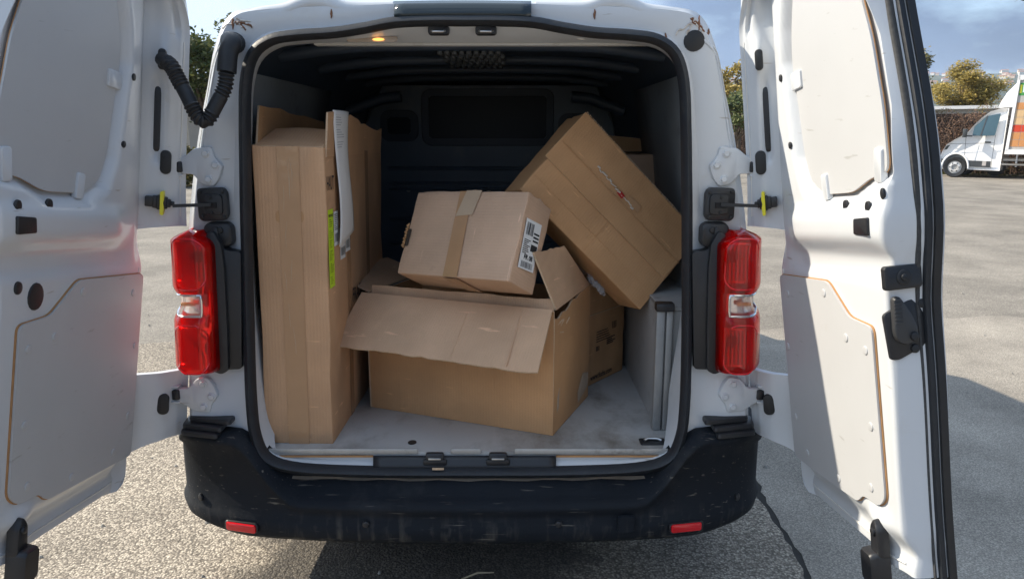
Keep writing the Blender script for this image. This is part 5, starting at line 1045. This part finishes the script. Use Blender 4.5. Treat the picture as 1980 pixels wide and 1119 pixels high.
bplate('print_ground', [(2.45, 1.03), (6.5, 1.03), (6.5, 3.34), (2.54, 3.34)], mat('print_grey', (.42, .40, .38), .5), tb, .02)
gb = bplate('green_banner', [(2.54, 2.84), (6.4, 2.84), (6.4, 3.26), (2.55, 3.26)], mat('banner_green', (.05, .27, .06), .5), tb, .024)
bplate('yellow_bar', [(2.56, 2.92), (2.62, 2.92), (2.62, 3.20), (2.56, 3.20)], mat('bar_yellow', (.7, .62, .03), .5), tb, .028)
mb = MB(); lettering(mb, 'M', .34, tk(2.76, 3.05, -.113), f_dir, (0, 0, 1), .7, .008); mb.build('banner_lettering', mat('print_white', (.8, .8, .8), .5), tb)
q = random.Random(4); tones = [mat('print_tile', c, .5) for c in ((.55, .25, .09), (.62, .42, .22), (.55, .05, .015), (.42, .17, .06))]; k0 = 0
for i in range(6):
    for j in range(6):
        a = 2.47 + i * .30 + j * .012; z = 1.12 + j * .25
        bplate('print_tile', rect(a, a + .285, z, z + .235), tones[[0, 0, 2, 1, 1, 0][j] if q.random() < .7 else q.randrange(4)], tb, .026)
mb = MB()
for a in (2.75, 3.4, 5.2): mb.tube([tk(a, .86, .1), tk(a, .42, .1)], .03, 6)
mb.tube([tk(2.25, .50, .05), tk(5.5, .50, .05)], .04, 6); mb.tube([tk(2.25, .66, .4), tk(6.4, .66, .4)], .07, 6); mb.build('side_guard', METAL, tr)

# house glimpsed between left door and van
h0 = at(330, 330, y=24); h0.z = 0; hs = empty('small_house', h0, label='small house with red tiled roof glimpsed left of the van', cat='house')
mb = MB(); mb.prism([(-3, 0), (.75, 0), (.75, 2.5), (-3, 2.5)], h0, (1, 0, 0), (0, 0, 1), (0, 5, 0)); mb.build('wall', mat('beige_render', (.42, .37, .30), .9), hs)
mb = MB(); mb.prism([(-.3, 2.47), (2.5, 3.2), (5.3, 2.47)], h0 + Vector((-3.3, 0, 0)), (0, 1, 0), (0, 0, 1), (4.4, 0, 0)); mb.build('roof', mat('red_tiles', (.36, .12, .07), .85, var=.3, scale=6), hs)
for a in (-2.2, -.55, .35): mb = MB(); mb.box(h0 + Vector((a, -.01, 1.5)), (.5, .06, .9)); mb.build('window', BLUEGLASS, hs)
b0 = at(352, 285, y=20); b0.z = 0; bs = empty('bush', b0, label='grey green bush in front of the small house', cat='bush'); mb, cl = leaves(1800, b0 + Vector((0, 0, .6)), (.6, .6, .6), .06, random.Random(77)); mb.build('foliage', LF_M, bs)

# hills with houses
q = random.Random(6)
def hill_h(az, r):
    t_ = max(0, min(1, (r - 500) / 1300)); n_ = .5 * math.sin(az * 9 + 1) + .3 * math.sin(az * 23 + r * .002) + .2 * math.sin(az * 51 + r * .006)
    return 6 + 118 * (t_ ** 1.25) * (1 + .10 * n_) + 5 * math.sin(r * .011 + az * 30) * t_
HILL = bpy.data.materials.new('wooded_hillside'); HILL.use_nodes = True; t, l, b = nodes(HILL); k = HILL.node_tree.nodes.new; g = k('ShaderNodeTexCoord')
n_ = k('ShaderNodeTexNoise'); n_.inputs['Scale'].default_value = .012; n_.inputs['Detail'].default_value = 9; n_.inputs['Roughness'].default_value = .7; l.new(g.outputs['Object'], n_.inputs['Vector'])
r_ = k('ShaderNodeValToRGB'); r_.color_ramp.elements[0].position = .35; r_.color_ramp.elements[0].color = (.018, .034, .022, 1); r_.color_ramp.elements[1].position = .7; r_.color_ramp.elements[1].color = (.09, .10, .05, 1); l.new(n_.outputs['Fac'], r_.inputs[0]); l.new(r_.outputs[0], b.inputs['Base Color']); b.inputs['Roughness'].default_value = .95
mb = MB(); mb.grid(lambda u, v: (lambda az, r: Vector((r * math.sin(az), r * math.cos(az), hill_h(az, r) - 8 * (v < .02))))(-.9 + 2.0 * u, 480 + 1900 * v), 170, 50)
tag(mb.build('hills', HILL, smooth=80), kind='structure')
RT = mat('far_roof', (.34, .16, .10), .9, var=.3, scale=.05); walls = [mat('far_wall', c, .9) for c in ((.62, .58, .50), (.66, .64, .60), (.56, .44, .34))]
proto = {}
for i in range(70):
    az = math.atan(q.uniform(.525, .70)) if i < 54 else math.atan(q.uniform(.285, .315)); r = q.uniform(1200, 1900); p = Vector((r * math.sin(az), r * math.cos(az), hill_h(az, r) - .5))
    w_, d_, h_ = q.choice(((7, 6, 4), (9, 7, 5), (6, 5, 4), (12, 7, 6))); key = (w_, i % 3); a = q.uniform(-.5, .5)
    if key not in proto:
        ro = empty('hillside_house', (0, 0, 0), None, 'tiny pale house on the far wooded hillside', 'house', 'houses on the far hillside')
        mb = MB(); mb.box((0, 0, h_ / 2), (w_, d_, h_)); mb.build('wall', walls[i % 3], ro, local=True)
        mb = MB(); mb.prism([(-d_ / 2 - .5, h_), (0, h_ + d_ * .25), (d_ / 2 + .5, h_)], (-w_ / 2 - .5, 0, 0), (0, 1, 0), (0, 0, 1), (w_ + 1, 0, 0)); mb.build('roof', RT, ro, local=True)
        proto[key] = ro; c = ro
    else: c = copy_tree(proto[key])
    c.location = p; c.rotation_euler = (0, 0, -az + a)

# pale air over the plain
HZ = bpy.data.materials.new('haze_air'); HZ.use_nodes = True; HZ.node_tree.nodes.clear(); k = HZ.node_tree.nodes.new
pv = k('ShaderNodeVolumePrincipled'); pv.inputs['Color'].default_value = (.72, .84, 1, 1); pv.inputs['Density'].default_value = .00022; pv.inputs['Anisotropy'].default_value = 0
ho = k('ShaderNodeOutputMaterial'); HZ.node_tree.links.new(pv.outputs[0], ho.inputs['Volume'])
mb = MB(); mb.box((0, 1150, 79.5), (5300, 3000, 161)); hz = mb.build('haze', HZ); tag(hz, 'pale bluish air over the plain', 'haze', kind='stuff')
